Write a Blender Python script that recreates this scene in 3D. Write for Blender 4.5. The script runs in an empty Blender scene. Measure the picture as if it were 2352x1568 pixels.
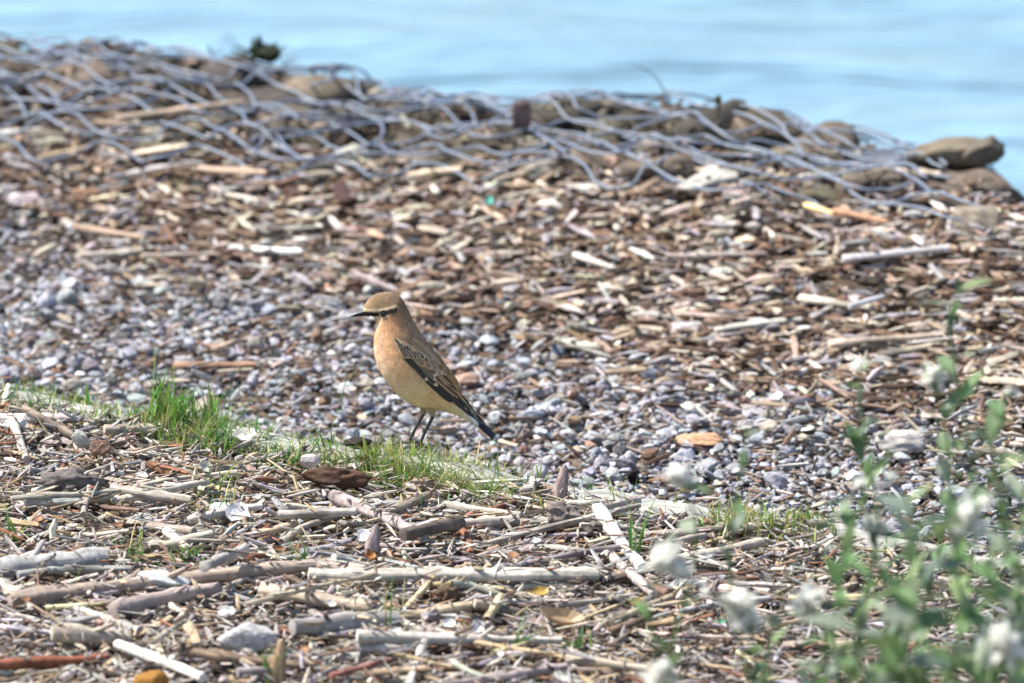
import bpy, math, random
import numpy as np
from mathutils import Vector, Matrix, Euler, noise
from mathutils.bvhtree import BVHTree
R = math.radians
random.seed(11); rng = np.random.default_rng(11)
scene = bpy.context.scene
COL = scene.collection

# ------------------------------------------------------------------ camera, world, sun
CAM_Y, CAM_Z, PITCH, HALF = -8.2, 1.983, R(13.0), 0.04939
cd = bpy.data.cameras.new('camera'); cam = bpy.data.objects.new('camera', cd); COL.objects.link(cam)
cam.location = (0, CAM_Y, CAM_Z); cam.rotation_euler = (math.pi/2 - PITCH, 0, 0)
cd.sensor_width = 36; cd.lens = 18/math.tan(HALF); cd.clip_start = 0.1; cd.clip_end = 3000
cd.dof.use_dof = True; cd.dof.focus_distance = 8.30; cd.dof.aperture_fstop = 9.5
scene.camera = cam
SUN_EL, SUN_AZ = R(55), R(-86)      # azimuth: 0 = +y (away from the camera), negative = to the left
w = bpy.data.worlds.new('World'); scene.world = w; w.use_nodes = True
nt = w.node_tree; nt.nodes.clear()
sky = nt.nodes.new('ShaderNodeTexSky'); sky.sky_type = 'NISHITA'; sky.sun_disc = False
sky.sun_elevation = SUN_EL; sky.sun_rotation = SUN_AZ; sky.air_density = 1.0; sky.dust_density = 0.9; sky.ozone_density = 1.2
bg = nt.nodes.new('ShaderNodeBackground'); bg.inputs['Strength'].default_value = 0.115
wo = nt.nodes.new('ShaderNodeOutputWorld')
nt.links.new(sky.outputs[0], bg.inputs[0]); nt.links.new(bg.outputs[0], wo.inputs[0])
sd = bpy.data.lights.new('sun', 'SUN'); sun = bpy.data.objects.new('sun', sd); COL.objects.link(sun)
sd.energy = 4.9; sd.angle = R(0.5); sd.color = (1.0, 0.945, 0.86)
sv = Vector((math.sin(SUN_AZ)*math.cos(SUN_EL), math.cos(SUN_AZ)*math.cos(SUN_EL), math.sin(SUN_EL)))
sun.rotation_euler = sv.to_track_quat('Z', 'Y').to_euler(); sun.location = sv*20
vs = scene.view_settings; vs.view_transform = 'Standard'; vs.look = 'None'; vs.exposure = 1.05; vs.gamma = 1; vs.use_curve_mapping = False
scene.render.engine = 'CYCLES'; scene.cycles.max_bounces = 6; scene.cycles.use_denoising = True

# ------------------------------------------------------------------ helpers
K = math.tan(HALF)/1176; MM = K*8.43           # metres per unit of the 2352-wide picture at the bird
cp, sp = math.cos(PITCH), math.sin(PITCH)
def ray(px, py):
    ax, ay = (px-1176)*K, (784-py)*K
    return Vector((ax, cp+ay*sp, -sp+ay*cp))
def project(p):
    x, y, z = p[0], p[1]-CAM_Y, p[2]-CAM_Z
    d = y*cp - z*sp; u = y*sp + z*cp
    return 1176+x/d/K, 784-u/d/K
def sm(a, b, x):
    t = np.clip((x-a)/(b-a), 0, 1); return t*t*(3-2*t)
def edge(x): return -0.018 - 0.71*(x+0.089)
def crest(x): return 1.33 - 0.536*x - 0.22*sm(0.43, 0.54, x)
def wob(x, y):
    return (np.sin(x*9.1+y*3.7)+np.sin(x*-5.3+y*7.9+1.3)+0.6*np.sin(x*17+y*13+2.1)+0.5*np.sin(x*-23+y*19))/3.1
def terrain(x, y):
    x = np.asarray(x, float); y = np.asarray(y, float)
    e = edge(np.clip(x, -1.6, 1.6)); c = crest(np.clip(x, -1.6, 1.6))
    w_ = (y-e)/(c-e)
    bank = -0.011 + 0.005*wob(x*1.5, y*1.5)
    beach = -0.075 + 0.006*wob(x, y) + (0.060 + 0.010*sm(0.15, 0.45, -x) + 0.018*sm(-0.06, 0.03, x)*(1-sm(0.19, 0.29, x)))*sm(0.58, 0.92, w_)
    z = bank*(1-sm(0.0, 0.035, y-e)) + beach*sm(0.0, 0.035, y-e)
    z = z - 0.75*sm(0.0, 0.55, y-c-0.02)
    return z
def wfrac(x, y): return (y-edge(x))/(crest(x)-edge(x))
def ground(px, py, off=0.0):
    d = ray(px, py); t = 6.3
    while t < 12.5:
        x, y, z = d.x*t, CAM_Y+d.y*t, CAM_Z+d.z*t
        if z < float(terrain(x, y))+off: break
        t += 0.004
    return Vector((x, y, z))
def on_z(px, py, z):
    d = ray(px, py); t = (z-CAM_Z)/d.z
    return Vector((d.x*t, CAM_Y+d.y*t, z))

# height map of everything laid so far
GX0, GX1, GY0, GY1, GC = -0.9, 0.9, -1.3, 2.3, 0.004
gx = np.arange(GX0, GX1, GC); gy = np.arange(GY0, GY1, GC)
XX, YY = np.meshgrid(gx, gy, indexing='ij'); H = terrain(XX, YY)
def hidx(x, y):
    return (np.clip(((np.asarray(x)-GX0)/GC).astype(int), 0, len(gx)-1), np.clip(((np.asarray(y)-GY0)/GC).astype(int), 0, len(gy)-1))
def hget(x, y): return H[hidx(x, y)]
def hraise(x, y, z): np.maximum.at(H, hidx(x, y), z)

def new_mesh(name, V, Q=None, T=None, C=None, G=None, mat=None, smooth=True):
    me = bpy.data.meshes.new(name)
    V = np.asarray(V, np.float32); Q = np.zeros((0, 4), int) if Q is None or len(Q) == 0 else np.asarray(Q)
    T = np.zeros((0, 3), int) if T is None or len(T) == 0 else np.asarray(T)
    me.vertices.add(len(V)); me.vertices.foreach_set('co', V.ravel())
    li = np.concatenate([Q.ravel(), T.ravel()]).astype(np.int32)
    me.loops.add(len(li)); me.loops.foreach_set('vertex_index', li)
    nf = len(Q)+len(T); me.polygons.add(nf)
    st = np.concatenate([np.arange(len(Q))*4, len(Q)*4+np.arange(len(T))*3]).astype(np.int32)
    me.polygons.foreach_set('loop_start', st)
    me.polygons.foreach_set('use_smooth', np.full(nf, bool(smooth)))
    me.update(calc_edges=True); me.validate()
    c = np.ones((len(V), 4), np.float32)
    if C is not None: c[:, :3] = C
    me.attributes.new('Col', 'FLOAT_COLOR', 'POINT').data.foreach_set('color', c.ravel())
    g = V if G is None else np.asarray(G, np.float32)
    me.attributes.new('gv', 'FLOAT_VECTOR', 'POINT').data.foreach_set('vector', g.astype(np.float32).ravel())
    if mat: me.materials.append(mat)
    return me
def link(name, me, parent=None, **kw):
    o = bpy.data.objects.new(name, me); COL.objects.link(o)
    if parent: o.parent = parent
    for k, v in kw.items():
        if v is not None: o[k] = v
    return o
def empty(name, loc=(0, 0, 0), **kw):
    o = link(name, None, None, **kw); o.location = loc; o.empty_display_size = 0.02; return o

class Parts:                                       # gathers pieces for one mesh
    def __init__(s): s.V=[]; s.Q=[]; s.T=[]; s.C=[]; s.G=[]; s.n=0
    def add(s, V, Q, T, C, G):
        s.V.append(V); s.C.append(np.broadcast_to(C, (len(V), 3))); s.G.append(G)
        if len(Q): s.Q.append(np.asarray(Q)+s.n)
        if len(T): s.T.append(np.asarray(T)+s.n)
        s.n += len(V)
    def mesh(s, name, mat, smooth=True):
        return new_mesh(name, np.concatenate(s.V), np.concatenate(s.Q) if s.Q else None, np.concatenate(s.T) if s.T else None,
                        np.concatenate(s.C), np.concatenate(s.G), mat, smooth)

# ------------------------------------------------------------------ materials
def mat_base(name, rough=0.85, spec=0.25):
    m = bpy.data.materials.new(name); m.use_nodes = True
    n = m.node_tree.nodes; b = n['Principled BSDF']
    b.inputs['Roughness'].default_value = rough; b.inputs['Specular IOR Level'].default_value = spec
    return m, n, m.node_tree.links, b
def ramp(n, l, src, stops):
    r = n.new('ShaderNodeValToRGB'); l.new(src, r.inputs[0])
    e = r.color_ramp.elements
    while len(e) < len(stops): e.new(0.5)
    for k, (p, c) in enumerate(stops):
        e[k].position = p; e[k].color = (c, c, c, 1) if not isinstance(c, tuple) else (*c, 1)
    return r.outputs[0]
def mul(n, l, a, b, f=1.0):
    x = n.new('ShaderNodeMix'); x.data_type = 'RGBA'; x.blend_type = 'MULTIPLY'; x.inputs[0].default_value = f
    l.new(a, x.inputs[6]); l.new(b, x.inputs[7]); return x.outputs[2]
def col_mat(name, scale, stretch, lo, hi, bump, rough=0.85, spec=0.25, fine=None, trans=0.0, stain=None):
    m, n, l, b = mat_base(name, rough, spec)
    a = n.new('ShaderNodeAttribute'); a.attribute_name = 'Col'
    oi = n.new('ShaderNodeObjectInfo'); c = mul(n, l, a.outputs['Color'], oi.outputs['Color'])
    g = n.new('ShaderNodeAttribute'); g.attribute_name = 'gv'
    mp = n.new('ShaderNodeMapping'); mp.inputs['Scale'].default_value = stretch; l.new(g.outputs['Vector'], mp.inputs[0])
    tx = n.new('ShaderNodeTexNoise'); tx.inputs['Scale'].default_value = scale; tx.inputs['Detail'].default_value = 5; l.new(mp.outputs[0], tx.inputs[0])
    c = mul(n, l, c, ramp(n, l, tx.outputs[0], [(0.3, lo), (0.68, hi)]))
    if fine:
        t2 = n.new('ShaderNodeTexNoise'); t2.inputs['Scale'].default_value = fine; t2.inputs['Detail'].default_value = 3; l.new(g.outputs['Vector'], t2.inputs[0])
        c = mul(n, l, c, ramp(n, l, t2.outputs[0], [(0.35, 0.72), (0.62, 1.12)]))
    if stain:
        t3 = n.new('ShaderNodeTexNoise'); t3.inputs['Scale'].default_value = 2.2; l.new(g.outputs['Vector'], t3.inputs[0])
        c = mul(n, l, c, ramp(n, l, t3.outputs[0], [(0.4, stain), (0.55, (1, 1, 1))]))
    l.new(c, b.inputs['Base Color'])
    bp = n.new('ShaderNodeBump'); bp.inputs['Strength'].default_value = bump; bp.inputs['Distance'].default_value = 0.001
    l.new(tx.outputs[0], bp.inputs['Height']); l.new(bp.outputs[0], b.inputs['Normal'])
    if trans:
        tr = n.new('ShaderNodeBsdfTranslucent'); l.new(c, tr.inputs[0]); mx = n.new('ShaderNodeMixShader'); mx.inputs[0].default_value = trans
        out = n['Material Output']; l.new(b.outputs[0], mx.inputs[1]); l.new(tr.outputs[0], mx.inputs[2]); l.new(mx.outputs[0], out.inputs[0])
    return m
M_wood = col_mat('driftwood', 1.0, (0.35, 3.0, 1.0), 0.62, 1.22, 0.9, fine=3.0)
M_chip = col_mat('wood_litter', 1.0, (0.8, 4.0, 1.0), 0.65, 1.2, 0.7, fine=2.5)
M_stone = col_mat('pebble_stone', 1.6, (1, 1, 1), 0.68, 1.2, 0.6, rough=0.95, spec=0.12, fine=7.0)
M_rock = col_mat('rough_rock', 1.5, (1, 1, 1.6), 0.55, 1.25, 1.0, fine=9.0)
M_grass = col_mat('grass_blade', 2.0, (0.4, 6, 1), 0.8, 1.15, 0.1, rough=0.5, spec=0.35, trans=0.35)
M_leaf = col_mat('plant_leaf', 2.0, (1, 1, 1), 0.8, 1.15, 0.2, rough=0.5, spec=0.35, trans=0.3)
M_petal = col_mat('white_petal', 2.0, (1, 1, 1), 0.95, 1.05, 0.1, rough=0.7, trans=0.45)
M_wire = col_mat('coated_wire', 3.0, (1, 1, 1), 0.75, 1.1, 0.1, rough=0.45, spec=0.5)
M_plumage = col_mat('bird_plumage', 60.0, (1, 1, 1), 0.84, 1.12, 0.25, rough=0.9, spec=0.12)
M_feather = col_mat('bird_feather', 2.0, (1, 9, 1), 0.8, 1.15, 0.3, rough=0.65, spec=0.25)
M_horn = col_mat('bird_horn', 3.0, (1, 1, 1), 0.8, 1.2, 0.3, rough=0.35, spec=0.5)
M_eye, _, _, b_ = mat_base('bird_eye', 0.06, 0.7); b_.inputs['Base Color'].default_value = (0.008, 0.006, 0.005, 1)
M_plastic = col_mat('plastic', 2.0, (1, 1, 1), 0.9, 1.1, 0.1, rough=0.35, spec=0.5)

m, n, l, b = mat_base('bank_soil', 0.95, 0.1)
tc = n.new('ShaderNodeTexCoord'); t1 = n.new('ShaderNodeTexNoise'); t1.inputs['Scale'].default_value = 90; t1.inputs['Detail'].default_value = 8; l.new(tc.outputs['Object'], t1.inputs[0])
r_ = ramp(n, l, t1.outputs[0], [(0.35, (0.03, 0.022, 0.017)), (0.5, (0.085, 0.062, 0.045)), (0.66, (0.2, 0.16, 0.13))]); l.new(r_, b.inputs['Base Color'])
bp = n.new('ShaderNodeBump'); bp.inputs['Distance'].default_value = 0.004; l.new(t1.outputs[0], bp.inputs['Height']); l.new(bp.outputs[0], b.inputs['Normal'])
M_soil = m
m, n, l, b = mat_base('lake_water', 0.12, 0.5)
b.inputs['IOR'].default_value = 1.33; b.inputs['Base Color'].default_value = (0.19, 0.32, 0.41, 1)
tc = n.new('ShaderNodeTexCoord'); mp = n.new('ShaderNodeMapping'); mp.inputs['Scale'].default_value = (0.55, 4.6, 1); l.new(tc.outputs['Object'], mp.inputs[0])
t1 = n.new('ShaderNodeTexNoise'); t1.inputs['Scale'].default_value = 2.2; t1.inputs['Detail'].default_value = 4; l.new(mp.outputs[0], t1.inputs[0])
bp = n.new('ShaderNodeBump'); bp.inputs['Strength'].default_value = 1.0; bp.inputs['Distance'].default_value = 0.22
l.new(t1.outputs[0], bp.inputs['Height']); l.new(bp.outputs[0], b.inputs['Normal'])
M_water = m

# ------------------------------------------------------------------ shape makers
def ico(sub):
    import bmesh
    bm = bmesh.new(); bmesh.ops.create_icosphere(bm, subdivisions=sub, radius=1)
    V = np.array([v.co[:] for v in bm.verts]); T = np.array([[v.index for v in f.verts] for f in bm.faces]); bm.free()
    return V, T
ICO = {s: ico(s) for s in (1, 2, 3, 4)}
def rock_shape(sub, seed, planes=11, cut=0.25, rough=0.04, round_=0.5):
    r = np.random.default_rng(seed); V, T = ICO[sub]
    nrm = r.normal(size=(planes, 3)); nrm /= np.linalg.norm(nrm, axis=1)[:, None]
    d = 1-cut*r.random(planes)
    dots = V@nrm.T
    rad = np.where(dots > 0.05, d[None]/np.maximum(dots, 0.05), 9).min(1)
    rad = np.minimum(rad, 1.15); rad = rad*(1-round_*0.3)+round_*0.3
    if rough:
        rad = rad*(1+rough*np.array([noise.noise(Vector(v*2.3)+Vector((seed, 0, 0)))+0.6*noise.noise(Vector(v*6)+Vector((seed, 3, 0))) for v in V])*2)
    return V*rad[:, None], T
def tube(pts, rad, sides=7, flat=1.0, wobble=0.12, seed=0, endc=1.25, col=(1, 1, 1), gs=60, rot=0.0, cap=True):
    """a bent, tapered, slightly lumpy rod; flat squashes it across its local up"""
    r = np.random.default_rng(seed)
    P = np.asarray(pts, float); n_ = len(P); rad = np.broadcast_to(rad, (n_,)).astype(float)
    Tn = np.gradient(P, axis=0); Tn /= np.maximum(np.linalg.norm(Tn, axis=1), 1e-9)[:, None]
    up = np.array([0, 0, 1.0]); 
    if abs(Tn[:, 2]).mean() > 0.8: up = np.array([0, 1.0, 0])
    S = np.cross(Tn, up); S /= np.linalg.norm(S, axis=1)[:, None]; U = np.cross(S, Tn)
    th = np.arange(sides)/sides*2*math.pi+rot
    lump = 1+wobble*(r.random(sides)*2-1)[None]+wobble*0.7*(r.random((n_, sides))*2-1)
    ca, sa = np.cos(th)[None]*rad[:, None]*lump, np.sin(th)[None]*rad[:, None]*lump*flat
    V = P[:, None]+S[:, None]*ca[..., None]+U[:, None]*sa[..., None]
    V = V.reshape(-1, 3); Q = []
    i = np.arange(n_-1)[:, None]*sides; j = np.arange(sides)[None]; j2 = (j+1) % sides
    Q = np.stack([i+j, i+j2, i+sides+j2, i+sides+j], -1).reshape(-1, 4)[:, ::-1]
    ln = np.concatenate([[0], np.cumsum(np.linalg.norm(np.diff(P, axis=0), axis=1))])
    G = np.stack([np.repeat(ln*gs, sides), np.tile(np.abs(np.arange(sides)-sides/2)*(3.0/sides), n_), np.full(n_*sides, float(seed % 977)*1.7)], -1)
    C = np.tile(np.asarray(col, float), (n_*sides, 1)) if np.ndim(col) == 1 else np.repeat(col, sides, 0)
    T = np.zeros((0, 3), int)
    if cap:
        V = np.concatenate([V, V[:sides], V[-sides:], P[:1]-Tn[:1]*rad[0]*0.25, P[-1:]+Tn[-1:]*rad[-1]*0.25]); a = n_*sides
        c0 = np.minimum(C[:1]*endc, 0.8); C = np.concatenate([C, np.tile(c0, (2*sides+2, 1))])
        G = np.concatenate([G, G[:sides], G[-sides:], G[:1]+5, G[-1:]+5])
        jj = np.arange(sides); k2 = (jj+1) % sides
        T = np.concatenate([np.stack([a+k2, a+jj, np.full(sides, a+2*sides)], -1)[:, ::-1], np.stack([a+sides+jj, a+sides+k2, np.full(sides, a+2*sides+1)], -1)[:, ::-1]])
    return V, Q, T, C, G
def bend_pts(L, n_, bend, seed, kink=0.0):
    r = np.random.default_rng(seed); t = np.linspace(-0.5, 0.5, n_)
    a, b_ = r.normal(size=2)*bend
    y = L*(a*(t*t-0.08)+b_*0.6*np.sin(t*6.0+r.random()*6)*0.25)
    z = L*0.3*(r.normal()*bend*(t*t-0.08))
    if kink: y += L*kink*np.abs(t-r.uniform(-0.25, 0.25))
    return np.stack([t*L, y-y.mean(), z], -1)

def bulk(shapes, pos, scl, yaw, tilt, roll, cols, gseed=True):
    """many small pieces from a few shapes, as arrays"""
    pa = Parts(); n_ = len(pos); pick = rng.integers(0, len(shapes), n_)
    cy, sy, ct, st, cr, sr = np.cos(yaw), np.sin(yaw), np.cos(tilt), np.sin(tilt), np.cos(roll), np.sin(roll)
    Z = np.zeros(n_); O = np.ones(n_)
    A = np.stack([np.stack([cy, -sy, Z], -1), np.stack([sy, cy, Z], -1), np.stack([Z, Z, O], -1)], 1)
    B = np.stack([np.stack([ct, Z, st], -1), np.stack([Z, O, Z], -1), np.stack([-st, Z, ct], -1)], 1)
    Cm = np.stack([np.stack([O, Z, Z], -1), np.stack([Z, cr, -sr], -1), np.stack([Z, sr, cr], -1)], 1)
    Rm = A@B@Cm
    for k, (V, Q, T, C, G) in enumerate(shapes):
        s = np.nonzero(pick == k)[0]
        if not len(s): continue
        W = np.einsum('nij,nvj->nvi', Rm[s], V[None]*scl[s][:, None, :])+pos[s][:, None, :]
        off = (np.arange(len(s))*len(V))
        g = np.broadcast_to(G, (len(s),)+G.shape).copy(); g[..., 2] += rng.random(len(s))[:, None]*90
        c = (C[None]*cols[s][:, None, :])
        pa.add(W.reshape(-1, 3), (Q[None]+off[:, None, None]).reshape(-1, 4) if len(Q) else [], (T[None]+off[:, None, None]).reshape(-1, 3) if len(T) else [], c.reshape(-1, 3), g.reshape(-1, 3))
    return pa
def palette(pal, n_, jit=0.15):
    wts = np.array([p[0] for p in pal], float); idx = rng.choice(len(pal), n_, p=wts/wts.sum())
    c = np.array([p[1] for p in pal])[idx]*(1+jit*rng.normal(size=(n_, 1)))*(1+0.04*rng.normal(size=(n_, 3)))
    return np.clip(c, 0.01, 0.82), idx

WOODPAL = [(2.8, (0.48, 0.42, 0.34), 'pale cream'), (4, (0.36, 0.31, 0.275), 'grey tan'), (2.2, (0.40, 0.30, 0.19), 'straw brown'), (3, (0.36, 0.335, 0.335), 'grey'),
           (2.6, (0.20, 0.14, 0.10), 'brown'), (2.0, (0.08, 0.06, 0.05), 'dark brown'), (0.6, (0.26, 0.12, 0.07), 'reddish brown'), (1.0, (0.60, 0.565, 0.51), 'bleached white')]
CHIPPAL = [(2.6, (0.50, 0.42, 0.33), 'pale cream'), (3, (0.34, 0.25, 0.18), 'tan'), (3.6, (0.19, 0.12, 0.08), 'brown'), (3.2, (0.075, 0.048, 0.033), 'dark brown'), (2.8, (0.34, 0.315, 0.31), 'grey'), (0.9, (0.62, 0.57, 0.50), 'bleached')]
PEBPAL = [(6, (0.30, 0.305, 0.33), 'grey'), (4, (0.38, 0.385, 0.41), 'pale grey'), (2.2, (0.18, 0.165, 0.165), 'dark grey'), (1.6, (0.32, 0.27, 0.235), 'tan'), (1.2, (0.19, 0.12, 0.085), 'brown'), (0.9, (0.60, 0.60, 0.60), 'white'), (0.12, (0.45, 0.26, 0.18), 'orange')]
ROCKPAL = [(4, (0.10, 0.085, 0.06), 'olive brown'), (2.4, (0.155, 0.125, 0.095), 'tan'), (3, (0.065, 0.058, 0.046), 'dark grey'), (0.6, (0.20, 0.18, 0.15), 'pale grey')]

# ------------------------------------------------------------------ the setting
def grid_mesh(name, xs, ys, zf, mat):
    X, Y = np.meshgrid(xs, ys, indexing='ij'); Z = zf(X, Y)
    V = np.stack([X, Y, Z], -1).reshape(-1, 3); a = np.arange(len(xs)-1)[:, None]*len(ys)+np.arange(len(ys)-1)[None]
    Q = np.stack([a, a+len(ys), a+len(ys)+1, a+1], -1).reshape(-1, 4)
    return new_mesh(name, V, Q, None, None, V*12, mat)
def spread(a, b, s, far, k=14):
    core = np.arange(a, b+s/2, s); g = np.geomspace(s*2, far, k)
    return np.concatenate([a-g[::-1], core, b+g])
def ground_z(X, Y):
    z = terrain(X, Y)
    rough = 0.004*np.sin(X*210+Y*60)*np.sin(Y*190-X*40)
    return z+rough-0.001
gm = grid_mesh('ground', spread(-1, 1, 0.012, 60), np.concatenate([-1.2-np.geomspace(0.03, 70, 16)[::-1], np.arange(-1.2, 2.2, 0.012), 2.2+np.geomspace(0.03, 4, 8)]), ground_z, M_soil)
link('ground', gm, kind='structure')
WZ = -0.34
def water_z(X, Y):
    f = np.exp(-np.maximum(Y-14, 0)/6)*np.exp(-np.maximum(np.abs(X)-5, 0)/3)
    return WZ+f*(0.026*np.sin(Y*6.1+0.9*np.sin(X*1.7)+X*0.7)*np.sin(X*2.2+Y*0.6)+0.006*np.sin(Y*15.7-X*1.9+1.2*np.sin(X*2.9+1))+0.003*np.sin(Y*37+X*5.1+np.sin(X*6)))
wm = grid_mesh('water', spread(-4, 4, 0.05, 900), np.concatenate([np.arange(1.0, 10, 0.025), 10+np.geomspace(0.05, 1500, 40)]), water_z, M_water)
link('water', wm, kind='structure')

landmarks = []                                     # (phrase, px, py) used by the labels of the small things
pending = []                                       # (object, adjective + noun, zone)
def note(phrase, p): landmarks.append((phrase, *project(p)))
def auto(o, what, group, cat, zone, pos):
    o['group'] = group; o['category'] = cat; pending.append((o, what, zone, project(pos)))

# ------------------------------------------------------------------ small litter nobody could count
def chip_shape(seed, sides=4, rings=3, flat=0.4):
    r = np.random.default_rng(seed); P = bend_pts(1.0, rings, 0.12, seed); P[:, 1] *= 0.6
    rad = 0.5*(1-0.5*np.abs(np.linspace(-1, 1, rings))**2*r.uniform(0.2, 1.5)); rad = np.maximum(rad, 0.12)
    V, Q, T, C, G = tube(P*[1, 1, 1], rad, sides, 1.0, 0.22, seed, 1.25, gs=3, rot=r.random()*3)
    V = V.copy(); V[:, 1] = V[:, 1]; return V, Q, T, C, G
TW = [chip_shape(100+i, 5, 3) for i in range(14)]
def scatter_xy(n_, x0, x1, y0, y1, cond):
    out = np.zeros((0, 2))
    while len(out) < n_:
        p = np.stack([rng.uniform(x0, x1, n_*2), rng.uniform(y0, y1, n_*2)], -1); out = np.concatenate([out, p[cond(p[:, 0], p[:, 1])]])
    return out[:n_]
# bank: broken reed, twig and bark crumbs
def litter(name, n_, cond, x0, x1, y0, y1, Lr, Wr, flat, lay, pal, label, tl=0.24, zf=None):
    xy = scatter_xy(n_, x0, x1, y0, y1, cond)
    L = np.exp(rng.uniform(math.log(Lr[0]), math.log(Lr[1]), n_)); W = np.exp(rng.uniform(math.log(Wr[0]), math.log(Wr[1]), n_)); W = np.minimum(W, L*0.6)
    F = rng.uniform(flat[0], flat[1], n_)
    z = (terrain(xy[:, 0], xy[:, 1]) if zf is None else zf(xy[:, 0], xy[:, 1]))+rng.random(n_)**1.2*lay+W*F*0.5
    yaw = rng.normal(0, 1.1, n_)+0.15; tilt = rng.normal(0, tl, n_); roll = rng.normal(0, 0.35, n_)
    c, _ = palette(pal, n_)
    pa = bulk(TW, np.stack([xy[:, 0], xy[:, 1], z], -1), np.stack([L, W, W*F], -1), yaw, tilt, roll, c)
    hraise(xy[:, 0], xy[:, 1], z+W*F*0.3)
    o = link(name, pa.mesh(name, M_chip, False), kind='stuff', label=label, category='litter'); return o
bank = lambda x, y: y < edge(x)-0.034+0.012*np.sin(x*40)
litter('twig_litter', 16000, bank, -0.66, 0.66, -1.05, 0.5, (0.010, 0.048), (0.0013, 0.0050), (0.5, 1.0), 0.013, WOODPAL, 'fine broken twigs, reed and bark crumbs covering the bank')
litter('wood_crumb', 9000, bank, -0.66, 0.66, -1.05, 0.5, (0.004, 0.014), (0.002, 0.006), (0.3, 0.9), 0.016, WOODPAL, 'small wood and bark crumbs lying among the sticks on the bank', tl=0.4)
wn = lambda x, y: wfrac(x, y)+0.07*wob(x*2, y*2)+0.24*x+0.05*rng.normal(size=np.shape(x))
litter('driftwood_litter', 19000, lambda x, y: (wn(x, y) > 0.50) & (y < crest(x)-0.25*(1-0.42*np.clip(x+0.45, 0, 1))+0.03*rng.normal(size=np.shape(x))) & (rng.random(np.shape(x)) < sm(0.47, 0.70, wfrac(x, y)+0.2*x)+0.10), -0.68, 0.68, -0.1, 1.85, (0.009, 0.042), (0.0028, 0.0090), (0.35, 0.9), 0.020, CHIPPAL, 'brown and cream driftwood chips heaped on the shore below the wire netting', tl=0.17)
litter('gravel_chip', 1900, lambda x, y: (y > edge(x)+0.05) & (wn(x, y) < 0.5), -0.66, 0.66, -0.5, 1.2, (0.008, 0.030), (0.002, 0.006), (0.3, 0.8), 0.012, [(3, (0.36, 0.34, 0.34), ''), (2, (0.2, 0.13, 0.09), ''), (1.5, (0.42, 0.34, 0.27), ''), (1.5, (0.09, 0.06, 0.045), '')], 'small wood chips scattered over the grey gravel', zf=lambda x, y: terrain(x, y)+0.008)
PS = []
for i in range(14):
    V, T = rock_shape(1, 300+i, 7, 0.5, 0.14, 0.1)
    PS.append((V, np.zeros((0, 4), int), T, np.ones((len(V), 3)), V*2))
PS2 = []
for i in range(10):
    V, T = rock_shape(2, 330+i, 8, 0.5, 0.12, 0.1); PS2.append((V, np.zeros((0, 4), int), T, np.ones((len(V), 3)), V*2))
def gravel(name, n_, shapes, s0, s1, cond, lay, label):
    xy = scatter_xy(n_, -0.68, 0.68, -0.55, 1.7, cond); s = np.exp(rng.uniform(math.log(s0), math.log(s1), n_))
    z = terrain(xy[:, 0], xy[:, 1])+rng.random(n_)*lay+s*0.15
    c, _ = palette(PEBPAL, n_)
    scl = s[:, None]*np.stack([rng.uniform(0.9, 1.5, n_), rng.uniform(0.7, 1.1, n_), rng.uniform(0.35, 0.7, n_)], -1)
    pa = bulk(shapes, np.stack([xy[:, 0], xy[:, 1], z], -1), scl, rng.random(n_)*6.28, rng.normal(0, 0.3, n_), rng.normal(0, 0.3, n_), c)
    hraise(xy[:, 0], xy[:, 1], z+s*0.4)
    link(name, pa.mesh(name, M_stone, False), kind='stuff', label=label, category='gravel')
gz = lambda x, y: (y > edge(x)+0.04) & (rng.random(np.shape(x)) > sm(0.54, 0.76, wfrac(x, y)+0.07*wob(x*2, y*2)+0.24*x)*0.9) & (y < crest(x)-0.1)
gravel('fine_gravel', 16000, PS, 0.0023, 0.0046, gz, 0.008, 'fine grey gravel of the shore behind the bird')
gravel('gravel', 4600, PS2, 0.0038, 0.0060, gz, 0.009, 'mixed grey and tan gravel stones covering the shore')

# ------------------------------------------------------------------ weathered log along the edge
pts = [(-500, 815), (-200, 858), (80, 900), (330, 944), (640, 992), (930, 1042), (1180, 1082), (1400, 1118), (1700, 1168), (1950, 1212), (2300, 1270), (2700, 1335)]
base = [on_z(px, py+16, 0.0) for px, py in pts]
lp = []
for a, b_ in zip(base[:-1], base[1:]):
    for k in range(12): lp.append(a.lerp(b_, k/12))
lp = np.array([p[:] for p in lp]); lp[:, 2] = -0.0165+0.002*np.sin(np.arange(len(lp))*0.13)
lr = 0.021+0.0022*np.sin(np.arange(len(lp))*0.31)+0.0012*np.sin(np.arange(len(lp))*0.83+1)
V, Q, T, C, G = tube(lp, lr, 22, 0.9, 0.035, 5, 1.1, (0.31, 0.305, 0.275), gs=25)
lg = link('weathered_log', new_mesh('weathered_log', V, Q, T, C, G*[1, 3, 1], M_wood, True), label='long pale weathered log half buried along the edge between bank and gravel', category='log')
for k, s in enumerate((-0.02, 0, 0.02)):
    hraise(lp[:, 0]+s, lp[:, 1]+s, np.full(len(lp), 0.000 if s == 0 else -0.01))
note('the long pale edge log', lp[len(lp)//2])

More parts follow.
